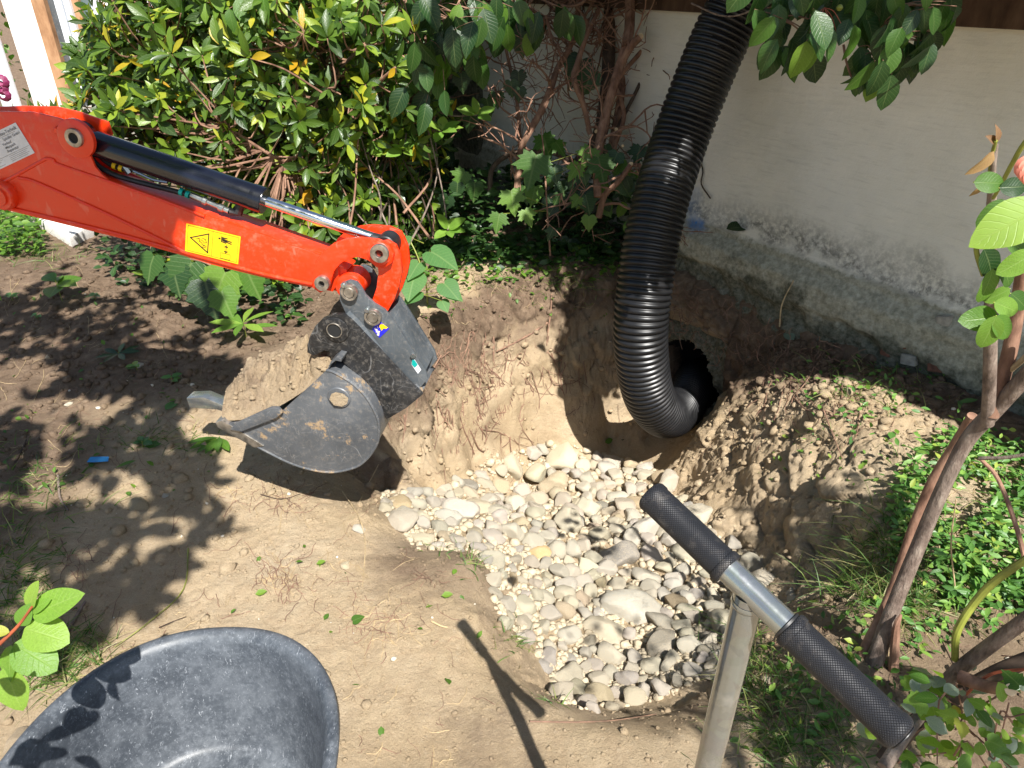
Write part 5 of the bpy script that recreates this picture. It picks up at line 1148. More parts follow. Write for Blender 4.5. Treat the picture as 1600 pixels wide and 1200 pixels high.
# ================================================================== MAPLE SEEDLINGS, DARK UNDERGROWTH
mp = Plant('maple_seedling', 'maple seedling with bright lobed leaves low in front of the bare shrub', 'seedling', tuple(at_t(850, 330, 4.0)))
mp.stem([at_t(860, 400, 4.1), at_t(855, 330, 4.05), at_t(850, 240, 4.0), at_t(845, 200, 4.0)], [.006, .005, .003], 'bark_red')
for px, py, t, sz, ang in ((838, 262, 3.9, .20, -.3), (798, 312, 3.85, .14, .2), (848, 226, 4.0, .15, .4), (935, 262, 3.9, .16, .3), (925, 245, 3.95, .13, -.6), (868, 232, 4.0, .1, 1.0), (780, 345, 3.85, .11, -.2), (820, 338, 3.8, .10, .5), (905, 268, 3.9, .11, -.9)):
    p = at_t(px, py - sz * 100, t); d = Vector((math.sin(ang) * .7, -.25, -.75)); mp.leaf('maple', p, d, Vector((0, -.75, .8)) + rv(.12), sz, 'leaf_mid'); mp.stem([at_t(855, min(py + 10, 330), 4.03), p], [.0018, .0015], 'stem_green', 'leaf_stalk', 3, 5)
mp.finish()
vin = Plant('climbing_vine', 'dark toothed vine leaves trailing over the grey wall left of the bare shrub', 'climber', tuple(at_t(740, 200, 4.4)))
vin.stem([at_t(815, 110, 4.3), at_t(800, 135, 4.3), at_t(770, 155, 4.3), at_t(745, 175, 4.3), at_t(700, 220, 4.3)], [.004, .003], 'bark_red')
for px, py, sz in ((810, 125, .10), (798, 140, .10), (812, 150, .09), (775, 158, .10), (760, 168, .11), (745, 178, .11), (735, 196, .10), (720, 128, .12), (812, 50, .2), (835, 40, .16), (910, 105, .2), (925, 125, .16), (900, 110, .13), (715, 300, .1), (700, 320, .11), (742, 300, .12)):
    vin.leaf('vine', at_t(px, py - 14, 4.2), Vector((PR.uniform(-.5, .3), -.1, -.9)), Vector((PR.uniform(-.4, .4), -1, .3)), sz, 'leaf_dark')
for _ in range(46):
    vin.leaf(PR.choice(('vine', 'oval', 'maple')), at_t(PR.gauss(930, 55), PR.gauss(285, 38), PR.uniform(3.95, 4.25)), Vector((PR.uniform(-.6, .6), -.2, -.8)), Vector((PR.uniform(-.4, .4), -1, .5)), PR.uniform(.07, .13), 'leaf_dark' if PR.random() < .7 else 'leaf_mid')
vin.finish()
ug = []; ugm = []
for _ in range(2600):
    px, py = PR.uniform(610, 1010), PR.uniform(300, 420) ** 1.0
    if py > 330 + (px - 610) * .28 + 60: continue
    p = hit(px, max(py, 330)); hgt = PR.random() ** 1.6 * (.30 if py < 380 else .10); p.z += hgt
    d = rv(1); d.z = abs(d.z) * .3; ug.append(('small' if PR.random() < .6 else 'vinca', p, d, Vector((0, -.4, 1)) + rv(.4), PR.uniform(.04, .085), 1.0))
for _ in range(900):
    px, py = PR.uniform(160, 480), PR.uniform(400, 520)
    if py < 400 + (px - 160) * .05 or py > 440 + (px - 160) * .25: continue
    p = hit(px, py); p.z += PR.random() ** 1.5 * .22; d = rv(1); d.z = abs(d.z) * .3; ug.append(('small', p, d, Vector((0, -.4, 1)) + rv(.4), PR.uniform(.035, .07), 1.0))
o = link(bpy.data.objects.new('undergrowth', joined_leaves('undergrowth', ug, 'leaf_dark', 3))); tag(o, 'dark small-leaved ivy undergrowth under the shrubs along the wall', 'undergrowth', kind='stuff')
ug = []
for _ in range(420):
    px = PR.uniform(620, 965); py = PR.uniform(392, 450)
    p = hit(px, py); p.z += PR.random() * .05; d = rv(1); d.z = abs(d.z) * .3; ug.append(('small', p, d, Vector((0, -.3, 1)) + rv(.35), PR.uniform(.022, .05), 1.0))
for _ in range(700):
    px = PR.uniform(-10, 72); py = PR.uniform(335, 405); p = hit(px, py); p.z += PR.random() * .16; d = rv(1); d.z = abs(d.z) * .3; ug.append(('small', p, d, Vector((0, -.3, 1)) + rv(.35), PR.uniform(.03, .06), 1.0))
for _ in range(800):
    p = Vector((PR.uniform(-6.5, -4.45), PR.uniform(6.6, 7.6), PR.uniform(.2, 1.6))); d = rv(1); ug.append(('small', p, d, Vector((0, -.3, 1)) + rv(.35), PR.uniform(.05, .1), 1.0))
o = link(bpy.data.objects.new('weeds', joined_leaves('weeds', ug, 'leaf_mid', 4))); tag(o, 'bright small weeds sprouting on the rim of the pit and under the arm', 'weeds', kind='stuff')
fl = Plant('flowering_bush', 'bush with dark purple flowers behind the downpipe at the far left edge', 'bush', (-4.75, 6.1, 0))
for _ in range(60): fl.leaf('oval', Vector((-4.75, 6.1, .75)) + Vector((PR.gauss(0, .2), PR.gauss(0, .1), PR.gauss(0, .22))), rv(1), Vector((0, -1, .6)) + rv(.3), .12, 'leaf_lime')
for px, py in ((3, 128), (6, 148), (2, 138)):
    c = at_y(px, py, 6.0)
    for k in range(9): a_ = k * .7; b = MB(); b.lathe(c - fl.loc + Vector((.03 * math.cos(a_), 0, .03 * math.sin(a_))), (math.cos(a_), -.8, math.sin(a_)), [(0, 0), (.005, .022), (.012, .025), (.018, 0)], 8); b.build('petal', M['purple'], fl.o)
fl.stem([Vector((-4.75, 6.1, 0)), Vector((-4.75, 6.1, .8))], [.01, .006]); fl.finish()
# dark hedge and old wall closing the view between the house and the plastered wall
hl = []
for _ in range(3000):
    p = Vector((PR.uniform(-2.6, -.5), PR.uniform(5.6, 6.3), PR.random() ** .8 * 1.75)); hl.append(('oval', p, rv(1), Vector((0, -1, .5)) + rv(.4), PR.uniform(.08, .14), 1.0))
hd = thing('hedge', 'dense dark hedge closing the garden behind the big shrub', 'hedge', (-1.5, 6, 0)); hl = [(a_, b_ - Vector((-1.5, 6, 0)), c_, d__, e_, f_) for a_, b_, c_, d__, e_, f_ in hl]
o = link(bpy.data.objects.new('foliage', joined_leaves('foliage', hl, 'leaf_dark', 5)), hd); o['kind'] = 'stuff'
for k in range(7): b = MB(); x_ = -1.0 + k * .32; b.tube(catmull([(x_, 0, 0), (x_ + .05, .02, .6), (x_ - .05, 0, 1.3)], 4), .02, 7); b.build('trunk', M['bark_dark'], hd)
gw = MB(); gw.box((-3.1, 6.68, 0), (0.3, 6.9, 2.2)); o = gw.build('garden_wall', M['plaster'], None, smooth=False); tag(o, 'grey plastered boundary wall behind the hedge', 'wall')

# heart-leaved plant right of the link, vine leaves below the arm
hp = Plant('heart_leaved_plant', 'young plant with soft heart-shaped leaves just right of the orange bucket link', 'plant', tuple(hit(665, 470)))
hp.stem([hit(668, 475), at_t(665, 440, 3.45), at_t(652, 400, 3.4), at_t(640, 375, 3.4)], [.004, .003], 'stem_green')
for px, py, sz, ax_ in ((634, 368, .13, -.5), (672, 392, .17, .9), (655, 410, .11, -.3), (648, 428, .15, -.1), (632, 420, .12, -.8), (693, 442, .12, .5), (700, 455, .09, .9), (655, 455, .10, -.6), (690, 470, .07, .3)):
    c = at_t(px, py, 3.38); hp.leaf('heart', c, Vector((math.sin(ax_), -.45, -.35)), Vector((0, -.45, .9)) + rv(.12), sz, 'leaf_soft')
    hp.stem([at_t(662, min(py + 12, 460), 3.43), c], [.0018, .0016], 'stem_green', 'leaf_stalk', 3, 5)
hp.finish()
vp = Plant('grape_vine', 'dark lobed vine leaves hanging below the orange arm beside the warning sticker', 'climber', tuple(hit(350, 470)))
vp.stem([hit(360, 480), at_t(350, 440, 3.4), at_t(320, 410, 3.4), at_t(250, 400, 3.4)], [.006, .004], 'bark_red')
for px, py, sz, ax_ in ((382, 428, .19, .3), (352, 440, .2, -.4), (320, 455, .2, .2), (300, 425, .2, -.5), (345, 470, .15, .3), (270, 430, .16, .1), (405, 405, .14, .5), (240, 415, .15, -.3)):
    vp.leaf('vine', at_t(px, py - 16, 3.35), Vector((math.sin(ax_), -.3, -.8)), Vector((0, -.8, .7)) + rv(.18), sz, 'leaf_mid' if px > 340 else 'leaf_dark')
vp.finish()
def sprig(name, label, cat, px, py, lv, kind, mat, h=.08, group=None):
    g_ = hit(px, py); p_ = Plant(name, label, cat, tuple(g_), group); p_.stem([g_, g_ + Vector((0, 0, h))], [.0025, .0015], 'stem_green', 'stem', 2, 5)
    for x_, y_, sz, ang in lv:
        p_.leaf(kind, g_ + Vector((0, 0, h * PR.uniform(.5, 1))), Vector((math.cos(ang), math.sin(ang), .15)), Vector((0, -.2, 1)) + rv(.15), sz, mat)
    return p_.finish()
sprig('weed_sprig', 'sprig of four broad green leaves on dark soil at the far left', 'weed', 98, 472, [(0, 0, .13, .9), (0, 0, .12, 2.6), (0, 0, .15, -1.3), (0, 0, .10, 1.9), (0, 0, .12, -.2)], 'oval', 'leaf_mid', .12)
sprig('weed_sprig', 'rosette of narrow dark leaves in the shaded soil left of the bucket', 'weed', 188, 560, [(0, 0, .10, k * .9) for k in range(7)], 'rhodo', 'leaf_dark', .03)
sprig('weed_sprig', 'small green leaves under the tip of the bucket', 'weed', 345, 690, [(0, 0, .12, -2.7 + k * .35) for k in range(6)], 'rhodo', 'leaf_mid', .02)
sprig('weed_sprig', 'yellow-green rosette in front of the shrub above the bucket', 'weed', 385, 528, [(0, 0, .16, k * .8) for k in range(8)], 'rhodo', 'leaf_lime', .08)
for k, (px, py) in enumerate(((20, 470), (60, 500), (225, 700), (150, 470), (205, 425), (215, 580), (455, 500), (270, 600))):
    sprig('weed_sprig', 'tiny weed with a few small leaves on the shaded soil at left', 'weed', px, py, [(0, 0, PR.uniform(.03, .05), PR.random() * 6) for _ in range(6)], 'small', 'leaf_vinca', .03, 'tiny weeds on the shaded soil')

# ================================================================== HANGING TREE BRANCHES AT THE TOP
def hanging(name, label, cat, root_pts, blobs, kind, mat, size, seed):
    global PR
    P_ = [at_t(*q) for q in root_pts]; p_ = Plant(name, label, cat, tuple(P_[0])); p_.stem(P_, [.009, .006, .003], 'bark_red', 'branch'); nodes_ = catmull(P_, 5)
    for px, py, t, rx, ry, n_ in blobs:
        for _ in range(n_):
            q = at_t(px + PR.gauss(0, rx), py + PR.gauss(0, ry), t + PR.gauss(0, .10)); j = min(nodes_, key=lambda v: (v - q).length)
            p_.leaf(PR.choice(kind), q, Vector((PR.gauss(0, .35), PR.gauss(0, .3) - .1, -1)), Vector((PR.gauss(0, .45), -1, .45 + PR.gauss(0, .35))), size * PR.uniform(.75, 1.15), mat if PR.random() < .85 else 'leaf_mid', PR.uniform(.9, 1.1))
            if PR.random() < .5: p_.stem([j, j.lerp(q, .5) + Vector((0, 0, .01)), q], [.0022, .0014], 'bark_red', 'twig', 2, 4)
    return p_
h1_ = hanging('fruit_tree_branch', 'leafy branch with a stalked green berry hanging at top right beside the black hose', 'branch', [(1290, -120, 2.3), (1282, -40, 2.3), (1268, 20, 2.3), (1262, 70, 2.3)],
        [(1215, 25, 2.3, 14, 18, 12), (1225, 60, 2.32, 18, 10, 7), (1275, 40, 2.25, 12, 25, 9), (1300, 25, 2.3, 16, 20, 8), (1245, -20, 2.3, 40, 18, 20), (1265, 62, 2.22, 10, 8, 5), (1305, -25, 2.3, 30, 15, 10)], ('oval', 'oval2'), 'leaf_dark', .10, 1)
for k in range(9):
    a_ = at_t(1288, 12, 2.2); e_ = at_t(1262 + k * 6.5, 48 + 14 * math.sin(k * 1.3), 2.2 + .03 * math.sin(k * 2)); h1_.stem([a_, a_.lerp(e_, .5) + Vector((0, 0, .012)), e_], [.0012, .001], 'stem_red', 'fruit_stalk', 4, 5)
for px, py in ((1283, 32), (1312, 12)): b = MB(); c = at_t(px, py, 2.18) - h1_.loc; b.lathe(c + Vector((0, 0, -.010)), (0, 0, 1), [(0, 0), (.002, .005), (.006, .0085), (.010, .010), (.014, .0085), (.018, .005), (.020, 0)], 14); b.build('berry', M['stem_green'], h1_.o)
h1_.finish()
h2_ = hanging('fruit_tree_branch', 'larger leafy branch hanging from the top edge in front of the wall', 'branch', [(1400, -120, 2.25), (1395, -30, 2.25), (1375, 40, 2.28), (1365, 90, 2.3)],
        [(1350, 40, 2.3, 16, 26, 15), (1372, 90, 2.28, 12, 10, 7), (1345, 100, 2.3, 8, 8, 4), (1410, 30, 2.2, 20, 24, 16), (1412, 85, 2.3, 12, 10, 7), (1446, 50, 2.25, 18, 18, 12), (1420, -15, 2.2, 40, 14, 26), (1460, 5, 2.2, 18, 18, 8), (1450, 70, 2.3, 8, 8, 3)], ('oval', 'oval2'), 'leaf_dark', .102, 2)
h2_.stem([at_t(1318, 70, 2.32), at_t(1322, 95, 2.32), at_t(1330, 120, 2.32)], [.004, .003], 'bark_red', 'twig'); h2_.finish()
h3_ = hanging('fruit_tree_branch', 'dark leafy branch drooping over the upper middle in front of the big shrub', 'branch', [(760, -120, 3.6), (735, -40, 3.6), (710, 20, 3.6), (690, 80, 3.6)],
        [(680, 20, 3.6, 28, 26, 26), (705, 50, 3.6, 28, 20, 20), (735, 60, 3.6, 14, 14, 8), (660, 90, 3.65, 12, 20, 9), (745, 5, 3.6, 26, 16, 20), (790, 5, 3.6, 22, 12, 12), (655, 135, 3.7, 10, 18, 7), (830, 25, 3.6, 10, 12, 5), (690, 110, 3.6, 14, 18, 7), (875, 10, 3.7, 14, 10, 5)], ('oval', 'oval2'), 'leaf_dark', .15, 3)
h3_.finish()
h4_ = hanging('fruit_tree_branch', 'lit green leafy branch entering at the top edge above the big shrub', 'branch', [(420, -120, 3.5), (410, -50, 3.5), (400, 0, 3.5)], [(380, -5, 3.5, 40, 14, 22), (480, 0, 3.6, 50, 14, 20), (300, 5, 3.6, 20, 12, 8), (560, 5, 3.6, 30, 18, 14)], ('oval', 'oval2'), 'leaf_mid', .12, 4)
h4_.finish()
b = MB(); b.tube(catmull([at_t(1195, 2, 3.05), at_t(1160, 22, 3.08), at_t(1125, 24, 3.15), at_t(1080, 5, 3.2)], 6), .004, 6); o = b.build('vine_stem', M['bark_grey']); tag(o, 'thin bare vine stem crossing in front of the top of the black hose', 'stem')

# ================================================================== ROSE BUSH AT THE RIGHT
ro = Plant('rose_bush', 'rose bush with thick twisted woody stems and few leaves at the right edge', 'rose bush', tuple(hit(1365, 1035)))
g0 = hit(1365, 1040); 
def pp(*q): return at_t(*q)
ro.stem([g0 - Vector((0, 0, .05)), pp(1392, 960, 1.83), pp(1432, 860, 1.75), pp(1470, 770, 1.66), pp(1510, 690, 1.58), pp(1555, 640, 1.5), pp(1610, 580, 1.4), pp(1680, 500, 1.3)], [.024, .0185, .017, .016, .017, .016, .014], 'bark_grey', 'stem', 6, 14)
ro.stem([g0 + Vector((-.03, .02, -.05)), pp(1392, 930, 1.88), pp(1425, 830, 1.82), pp(1456, 755, 1.76), pp(1490, 700, 1.70), pp(1520, 650, 1.62)], [.016, .013, .012, .013, .012], 'bark_red', 'stem', 6, 12)
ro.stem([g0 + Vector((.05, -.02, -.03)), pp(1400, 985, 1.8), pp(1408, 960, 1.79)], [.014, .010, .003], 'bark_red', 'stem', 5, 8)
ro.stem([pp(1543, 662, 1.52), pp(1546, 600, 1.45), pp(1548, 520, 1.38), pp(1549, 440, 1.32), pp(1547, 370, 1.27), pp(1549, 330, 1.25), pp(1551, 270, 1.2), pp(1556, 225, 1.17)], [.013, .0125, .012, .011, .010, .009, .005, .004], 'bark_grey', 'stem', 6, 12)
ro.stem([pp(1536, 430, 1.33), pp(1526, 395, 1.3), pp(1528, 370, 1.29), pp(1540, 340, 1.27)], [.004, .0045, .0045, .004], 'stem_green', 'shoot')
ro.stem([pp(1549, 650, 1.5), pp(1575, 560, 1.45), pp(1590, 480, 1.4), pp(1600, 420, 1.35), pp(1625, 350, 1.3)], [.014, .014, .013, .012, .01], 'bark_red', 'stem', 6, 12)
ro.stem([pp(1553, 640, 1.5), pp(1563, 595, 1.48), pp(1600, 560, 1.42), pp(1640, 520, 1.4)], [.008, .006, .005], 'straw', 'stem')
ro.stem([pp(1546, 280, 1.21), pp(1551, 240, 1.18), pp(1556, 220, 1.16)], [.0042, .0035, .003], 'stem_green', 'shoot')
ro.stem([pp(1552, 310, 1.22), pp(1566, 285, 1.18), pp(1582, 255, 1.12), pp(1602, 222, 1.08), pp(1640, 180, 1.05)], [.003, .0035, .004, .004], 'stem_green', 'shoot')
for px, py, sz, ax_, t, mt in ((1548, 285, .05, 1.6, 1.12, 'leaf_mid'), (1586, 292, .045, 1.7, 1.12, 'leaf_dark'), (1553, 335, .055, -.6, 1.12, 'leaf_mid'), (1548, 412, .06, .5, 1.2, 'leaf_dark'), (1590, 412, .06, -.8, 1.15, 'leaf_lime'), (1545, 448, .06, 0, 1.2, 'leaf_mid'), (1575, 430, .05, .6, 1.2, 'leaf_mid'), (1533, 498, .065, -1.5, 1.22, 'leaf_mid'),
                            (1575, 480, .05, 1.2, 1.2, 'leaf_lime'), (1568, 512, .055, .7, 1.2, 'leaf_mid'), (1547, 520, .06, -.1, 1.2, 'leaf_mid'), (1560, 462, .045, -.9, 1.25, 'leaf_lime'), (1592, 385, .05, 1.0, 1.2, 'leaf_mid'), (1595, 470, .05, .9, 1.3, 'leaf_mid')):
    d = Vector((math.sin(ax_), -.15, -math.cos(ax_) * .8)); c = at_t(px, py, t) - d.normalized() * sz * .5
    ro.leaf('big2', c, d, Vector((.1, -1, .55)) + rv(.18), sz, mt, .95); ro.stem([c, c.lerp(at_t(1553, py + 10, t + .05), .6)], [.0011, .0013], 'stem_green', 'leaf_stalk', 2, 5)
ro.leaf('big', at_t(1640, 318, .6), Vector((-.80, -.05, -.48)), Vector((-.15, -.8, .75)), .066, 'leaf_lime', 1.0)
for px, py, sz, d, mt in ((1555, 226, .034, (-.15, -.2, .75), 'leaf_dry'), (1553, 236, .05, (-.55, -.2, -.75), 'leaf_dry'), (1548, 268, .045, (-.35, -.2, -1), 'leaf_dry'), (1556, 224, .028, (-.5, -.3, .35), 'leaf_dry')): ro.leaf('oval2', at_t(px, py, 1.17), Vector(d), Vector((.6, -1, .3)), sz, mt, .9)
for k in range(5): b = MB(); c = at_t(1604, 262 + k * 5, 1.0) - ro.loc; b.lathe(c, (-.5 + .25 * k, -1, .3), [(0, 0), (.004, .012), (.010, .017), (.016, .012), (.018, 0)], 12); b.build('petal', M['petal'], ro.o)
ro.finish()
# bush with cut stems at the bottom right
bb = Plant('cut_back_bush', 'cut-back bush with yellow-green stem, thick branches and pale leaves at the bottom right', 'bush', tuple(hit(1470, 1110)))
bb.stem([pp(1470, 1075, 1.5), pp(1500, 1045, 1.45), pp(1545, 1010, 1.38), pp(1600, 970, 1.3), pp(1680, 910, 1.2)], [.015, .014, .013, .012], 'bark_grey', 'stem', 6, 12)
bb.stem([pp(1492, 1030, 1.45), pp(1496, 985, 1.4), pp(1528, 935, 1.36), pp(1565, 900, 1.32), pp(1640, 850, 1.25)], [.007, .0075, .0075, .007], 'stem_green', 'stem', 6, 10)
bb.stem([pp(1380, 1190, 1.5), pp(1430, 1130, 1.5), pp(1490, 1090, 1.5), pp(1560, 1050, 1.45), pp(1660, 1010, 1.4)], [.018, .017, .016, .016], 'bark_dark', 'stem', 6, 12)
bb.stem([pp(1500, 1058, 1.4), pp(1540, 1072, 1.36), pp(1578, 1078, 1.3)], [.014, .012, .011], 'bark_red', 'stem', 5, 12)
b = MB(); b.lathe(pp(1579, 1078, 1.295) - bb.loc, pp(1590, 1080, 1.28) - pp(1578, 1078, 1.3), [(0, .011), (.001, 0)], 12); b.build('cut_end', M['cut'], bb.o)
bb.stem([pp(1510, 1085, 1.4), pp(1530, 1065, 1.38), pp(1560, 1050, 1.35), pp(1620, 1045, 1.3)], [.003, .003], 'stem_red', 'shoot')
bb.stem([pp(1455, 1100, 1.45), pp(1420, 1140, 1.4), pp(1380, 1200, 1.35)], [.010, .012, .012], 'bark_grey', 'stem', 5, 10)
for _ in range(125):
    px = PR.uniform(1350, 1610); py = PR.uniform(1045, 1210)
    if px < 1440 and py < 1120 and not (1410 < px): continue
    if px < 1400 and PR.random() < .55: continue
    d = rv(1); d.z = -abs(d.z) * .4; m_ = PR.choice(('leaf_lime', 'leaf_lime', 'leaf_mid', 'leaf_silver')); bb.leaf(PR.choice(('oval', 'oval2', 'vine') if m_ != 'leaf_silver' else ('oval',)), at_t(px, py, PR.uniform(1.28, 1.5)), d, Vector((0, -.4, 1)) + rv(.3), PR.uniform(.028, .052), m_)
for _ in range(16): q = at_t(PR.uniform(1380, 1600), PR.uniform(1060, 1200), PR.uniform(1.35, 1.5)); bb.stem([q, q + rv(.03), q + rv(.06)], [.0022, .0014], 'bark_red', 'twig', 3, 5)
bb.finish()
def lone_stem(label, pts, r, mat): b = MB(); P_ = [at_t(*q) for q in pts]; L0 = P_[0].copy(); b.tube([p - L0 for p in catmull(P_, 6)], list(np.interp(np.linspace(0, 1, (len(P_) - 1) * 6 + 1), np.linspace(0, 1, len(r)), r)), 8); o = b.build('stem', M[mat]); o.location = L0; return tag(o, label, 'stem')
lone_stem('thin dark red stem rising through the periwinkle at the right edge', [(1612, 920, 1.7), (1590, 830, 1.75), (1560, 750, 1.8), (1530, 715, 1.82)], [.006, .0055, .005], 'bark_red')
lone_stem('thin pale stem crossing right from the rose trunk', [(1530, 716, 1.75), (1570, 715, 1.7), (1615, 708, 1.65)], [.005, .0045, .004], 'bark_grey')
lone_stem('thin straight orange-brown dry stalk standing in the periwinkle', [(1492, 915, 2.0), (1486, 850, 1.95), (1494, 780, 1.9)], [.002, .002, .0015], 'straw')

# ================================================================== PERIWINKLE, GRASS, LITTER
vl = []
vpoly = [(1385, 790), (1420, 735), (1470, 700), (1540, 690), (1610, 700), (1610, 1000), (1560, 960), (1500, 960), (1450, 950), (1420, 900), (1390, 860)]
k = 0
while k < 2300:
    px, py = PR.uniform(1370, 1640), PR.uniform(680, 1010)
    if not inpoly(px, py, vpoly) and PR.random() > .10: continue
    if fbm(px * .02, py * .02, 0, 2, 4) < -.12: continue
    p = at_z(px, py, 0); p.z = float(gz(p.x, p.y)) + PR.random() * .07; d = rv(1); d.z = abs(d.z) * .4; nr = Vector((0, -.15, 1)) + rv(.4); vl.append(('vinca', p, d, nr, PR.uniform(.024, .045), 1.0)); vl.append(('vinca', p, -d + rv(.3), nr, PR.uniform(.024, .045), 1.0)); k += 2
for _ in range(420):                                                   # strays over the mound and by the foreground
    px, py = PR.choice(((PR.gauss(1430, 45), PR.gauss(1010, 60)), (PR.gauss(1370, 50), PR.gauss(590, 30)), (PR.gauss(1330, 60), PR.gauss(640, 40)), (PR.gauss(1300, 60), PR.gauss(1060, 60))))
    if not (0 < px < 1620 and 400 < py < 1250): continue
    p = hit(px, py); p.z += PR.random() * .03; d = rv(1); d.z = abs(d.z) * .4; vl.append(('vinca', p, d, Vector((0, -.15, 1)) + rv(.4), PR.uniform(.02, .04), 1.0))
o = link(bpy.data.objects.new('periwinkle', joined_leaves('periwinkle', vl, 'leaf_vinca', 6))); tag(o, 'glossy periwinkle ground cover spreading right of the pit', 'ground cover', kind='stuff')
GB = MB(); gl = []
def blade(p, L_, lean, w=.0022):
    d0 = Vector((math.cos(lean[0]) * lean[1], math.sin(lean[0]) * lean[1], 1)).normalized(); s_ = d0.cross(Vector((PR.gauss(0, 1), PR.gauss(0, 1), .2))).normalized() * w; pts = []
    for i in range(4):
        t = i / 3; q = p + d0 * L_ * t + Vector((math.cos(lean[0]), math.sin(lean[0]), -.6)) * L_ * t * t * lean[1] * .8; pts.append((q, s_ * (1 - t * .85)))
    n = len(GB.v); a_ = PR.random()
    V_ = []; 
    for q, s2 in pts: V_ += [q - s2, q + s2]
    GB.add(V_, [(2 * i, 2 * i + 1, 2 * i + 3, 2 * i + 2) for i in range(3)], [[(0.5, 0)] * 4] * 3, a_)
def tuft(px, py, sx, sy, n_, L0, L1):
    for _ in range(n_):
        q = hit(PR.gauss(px, sx), PR.gauss(py, sy)); blade(q, PR.uniform(L0, L1), (PR.random() * 6.28, PR.uniform(.3, 1.6)))
for a_ in ((1370, 880, 26, 30, 240, .04, .13), (1400, 940, 40, 20, 260, .04, .11), (1320, 915, 22, 14, 110, .05, .14), (1200, 1090, 30, 40, 260, .03, .10), (1165, 1040, 14, 20, 60, .04, .1), (1280, 1130, 40, 30, 120, .03, .08), (1450, 860, 70, 60, 420, .03, .1),
           (90, 1040, 34, 26, 260, .03, .09), (30, 960, 30, 40, 160, .03, .09), (150, 1010, 16, 16, 60, .03, .07), (60, 760, 60, 40, 220, .02, .07), (40, 870, 30, 40, 140, .02, .07), (735, 880, 12, 14, 40, .02, .05), (800, 1000, 14, 16, 60, .02, .05),
           (700, 860, 26, 8, 40, .02, .05), (860, 1095, 14, 6, 24, .02, .05), (250, 685, 50, 14, 90, .03, .07), (700, 440, 60, 14, 120, .03, .08), (880, 440, 50, 16, 160, .04, .12), (1080, 1000, 20, 20, 20, .03, .07), (60, 400, 50, 12, 140, .04, .12), (1380, 600, 60, 20, 120, .04, .1), (1290, 600, 50, 30, 60, .04, .1), (1240, 1180, 60, 20, 120, .04, .1), (1180, 990, 14, 20, 40, .04, .09)): tuft(*a_)
o = GB.build('grass', M['grass'], None, smooth=False); tag(o, 'sparse tufts of green and dry grass round the pit', 'grass', kind='stuff')
# litter: fine dry stalks and rootlets on the ground
LB = MB(); LB2 = MB()
def surf_line(px, py, ang, L_, wob=.25, n=6, lift=.003):
    pts = []; x, y = px, py
    for i in range(n): pts.append(hit(x, y, lift)); ang += PR.gauss(0, wob); x += math.cos(ang) * L_ / n; y += math.sin(ang) * L_ / n
    return pts
def ok_line(p): return all((p[i + 1] - p[i]).length < .12 for i in range(len(p) - 1))
for reg, n_ in (((0, 430, 330, 760), 170), ((250, 780, 620, 980), 45), ((540, 860, 760, 1200), 50), ((1150, 1000, 1420, 1200), 150), ((1060, 460, 1420, 700), 320), ((1380, 720, 1600, 1000), 260), ((410, 870, 470, 920), 50), ((540, 940, 640, 1000), 50), ((330, 760, 480, 800), 50), ((560, 740, 680, 800), 40), ((640, 420, 960, 520), 110), ((1060, 450, 1260, 560), 140), ((20, 900, 250, 1050), 60)):
    for _ in range(n_):
        l_ = surf_line(PR.uniform(reg[0], reg[2]), PR.uniform(reg[1], reg[3]), PR.random() * 6.28, PR.uniform(12, 60), .35)
        if ok_line(l_): (LB if PR.random() < .45 else LB2).tube(catmull(l_, 2), PR.uniform(.0004, .0011), 4, caps=False)
o = LB.build('plant_litter', M['straw'], None); tag(o, 'fine dry stalks and fibres scattered over the soil', 'litter', kind='stuff')
for p_px, p_py, n_, r_ in ((440, 900, 30, 34), (470, 940, 20, 34), (600, 985, 24, 40), (430, 780, 20, 40), (670, 905, 16, 34), (120, 870, 30, 30), (1250, 985, 50, 30), (1210, 1110, 80, 44), (1160, 480, 70, 40), (1250, 560, 70, 40), (1330, 640, 60, 50)):
    for _ in range(n_):
        l_ = surf_line(PR.gauss(p_px, r_ * .6), PR.gauss(p_py, r_ * .4), PR.random() * 6.28, PR.uniform(10, 45), .5, 6, .006)
        if ok_line(l_): (LB if PR.random() < .25 else LB2).tube(catmull(l_, 2), PR.uniform(.0004, .0012), 4, caps=False)
o = LB2.build('root_litter', M['root'], None); tag(o, 'fine brown root fibres scattered over the soil', 'litter', kind='stuff')
RB = MB()
for _ in range(260):                                                    # fine rootlets hanging out of the pit faces
    if PR.random() < .7: px = PR.gauss(740, 80); py = PR.uniform(520, 660)
    else: px = PR.uniform(1080, 1330); py = PR.uniform(470, 620)
    l_ = surf_line(px, py, PI / 2 + PR.gauss(0, .3), PR.uniform(25, 130), .34, 8, .008)
    if ok_line(l_): RB.tube(catmull(l_, 2), PR.uniform(.0008, .0032) , 4, caps=False)
o = RB.build('rootlets', M['root'], None); tag(o, 'fine rootlets hanging from the cut faces of the pit', 'rootlets', kind='stuff')
def root(label, pts, r, mat='root', name='root', lift=.008, group=None, cat='root'):
    P_ = [hit(x, y, lift) for x, y in pts]; b = MB(); L0 = P_[0].copy(); b.tube([p - L0 for p in catmull(P_, 5)], list(np.linspace(r, r * .5, (len(P_) - 1) * 5 + 1)), 7); o = b.build(name, M[mat]); o.location = L0; return tag(o, label, cat, group)
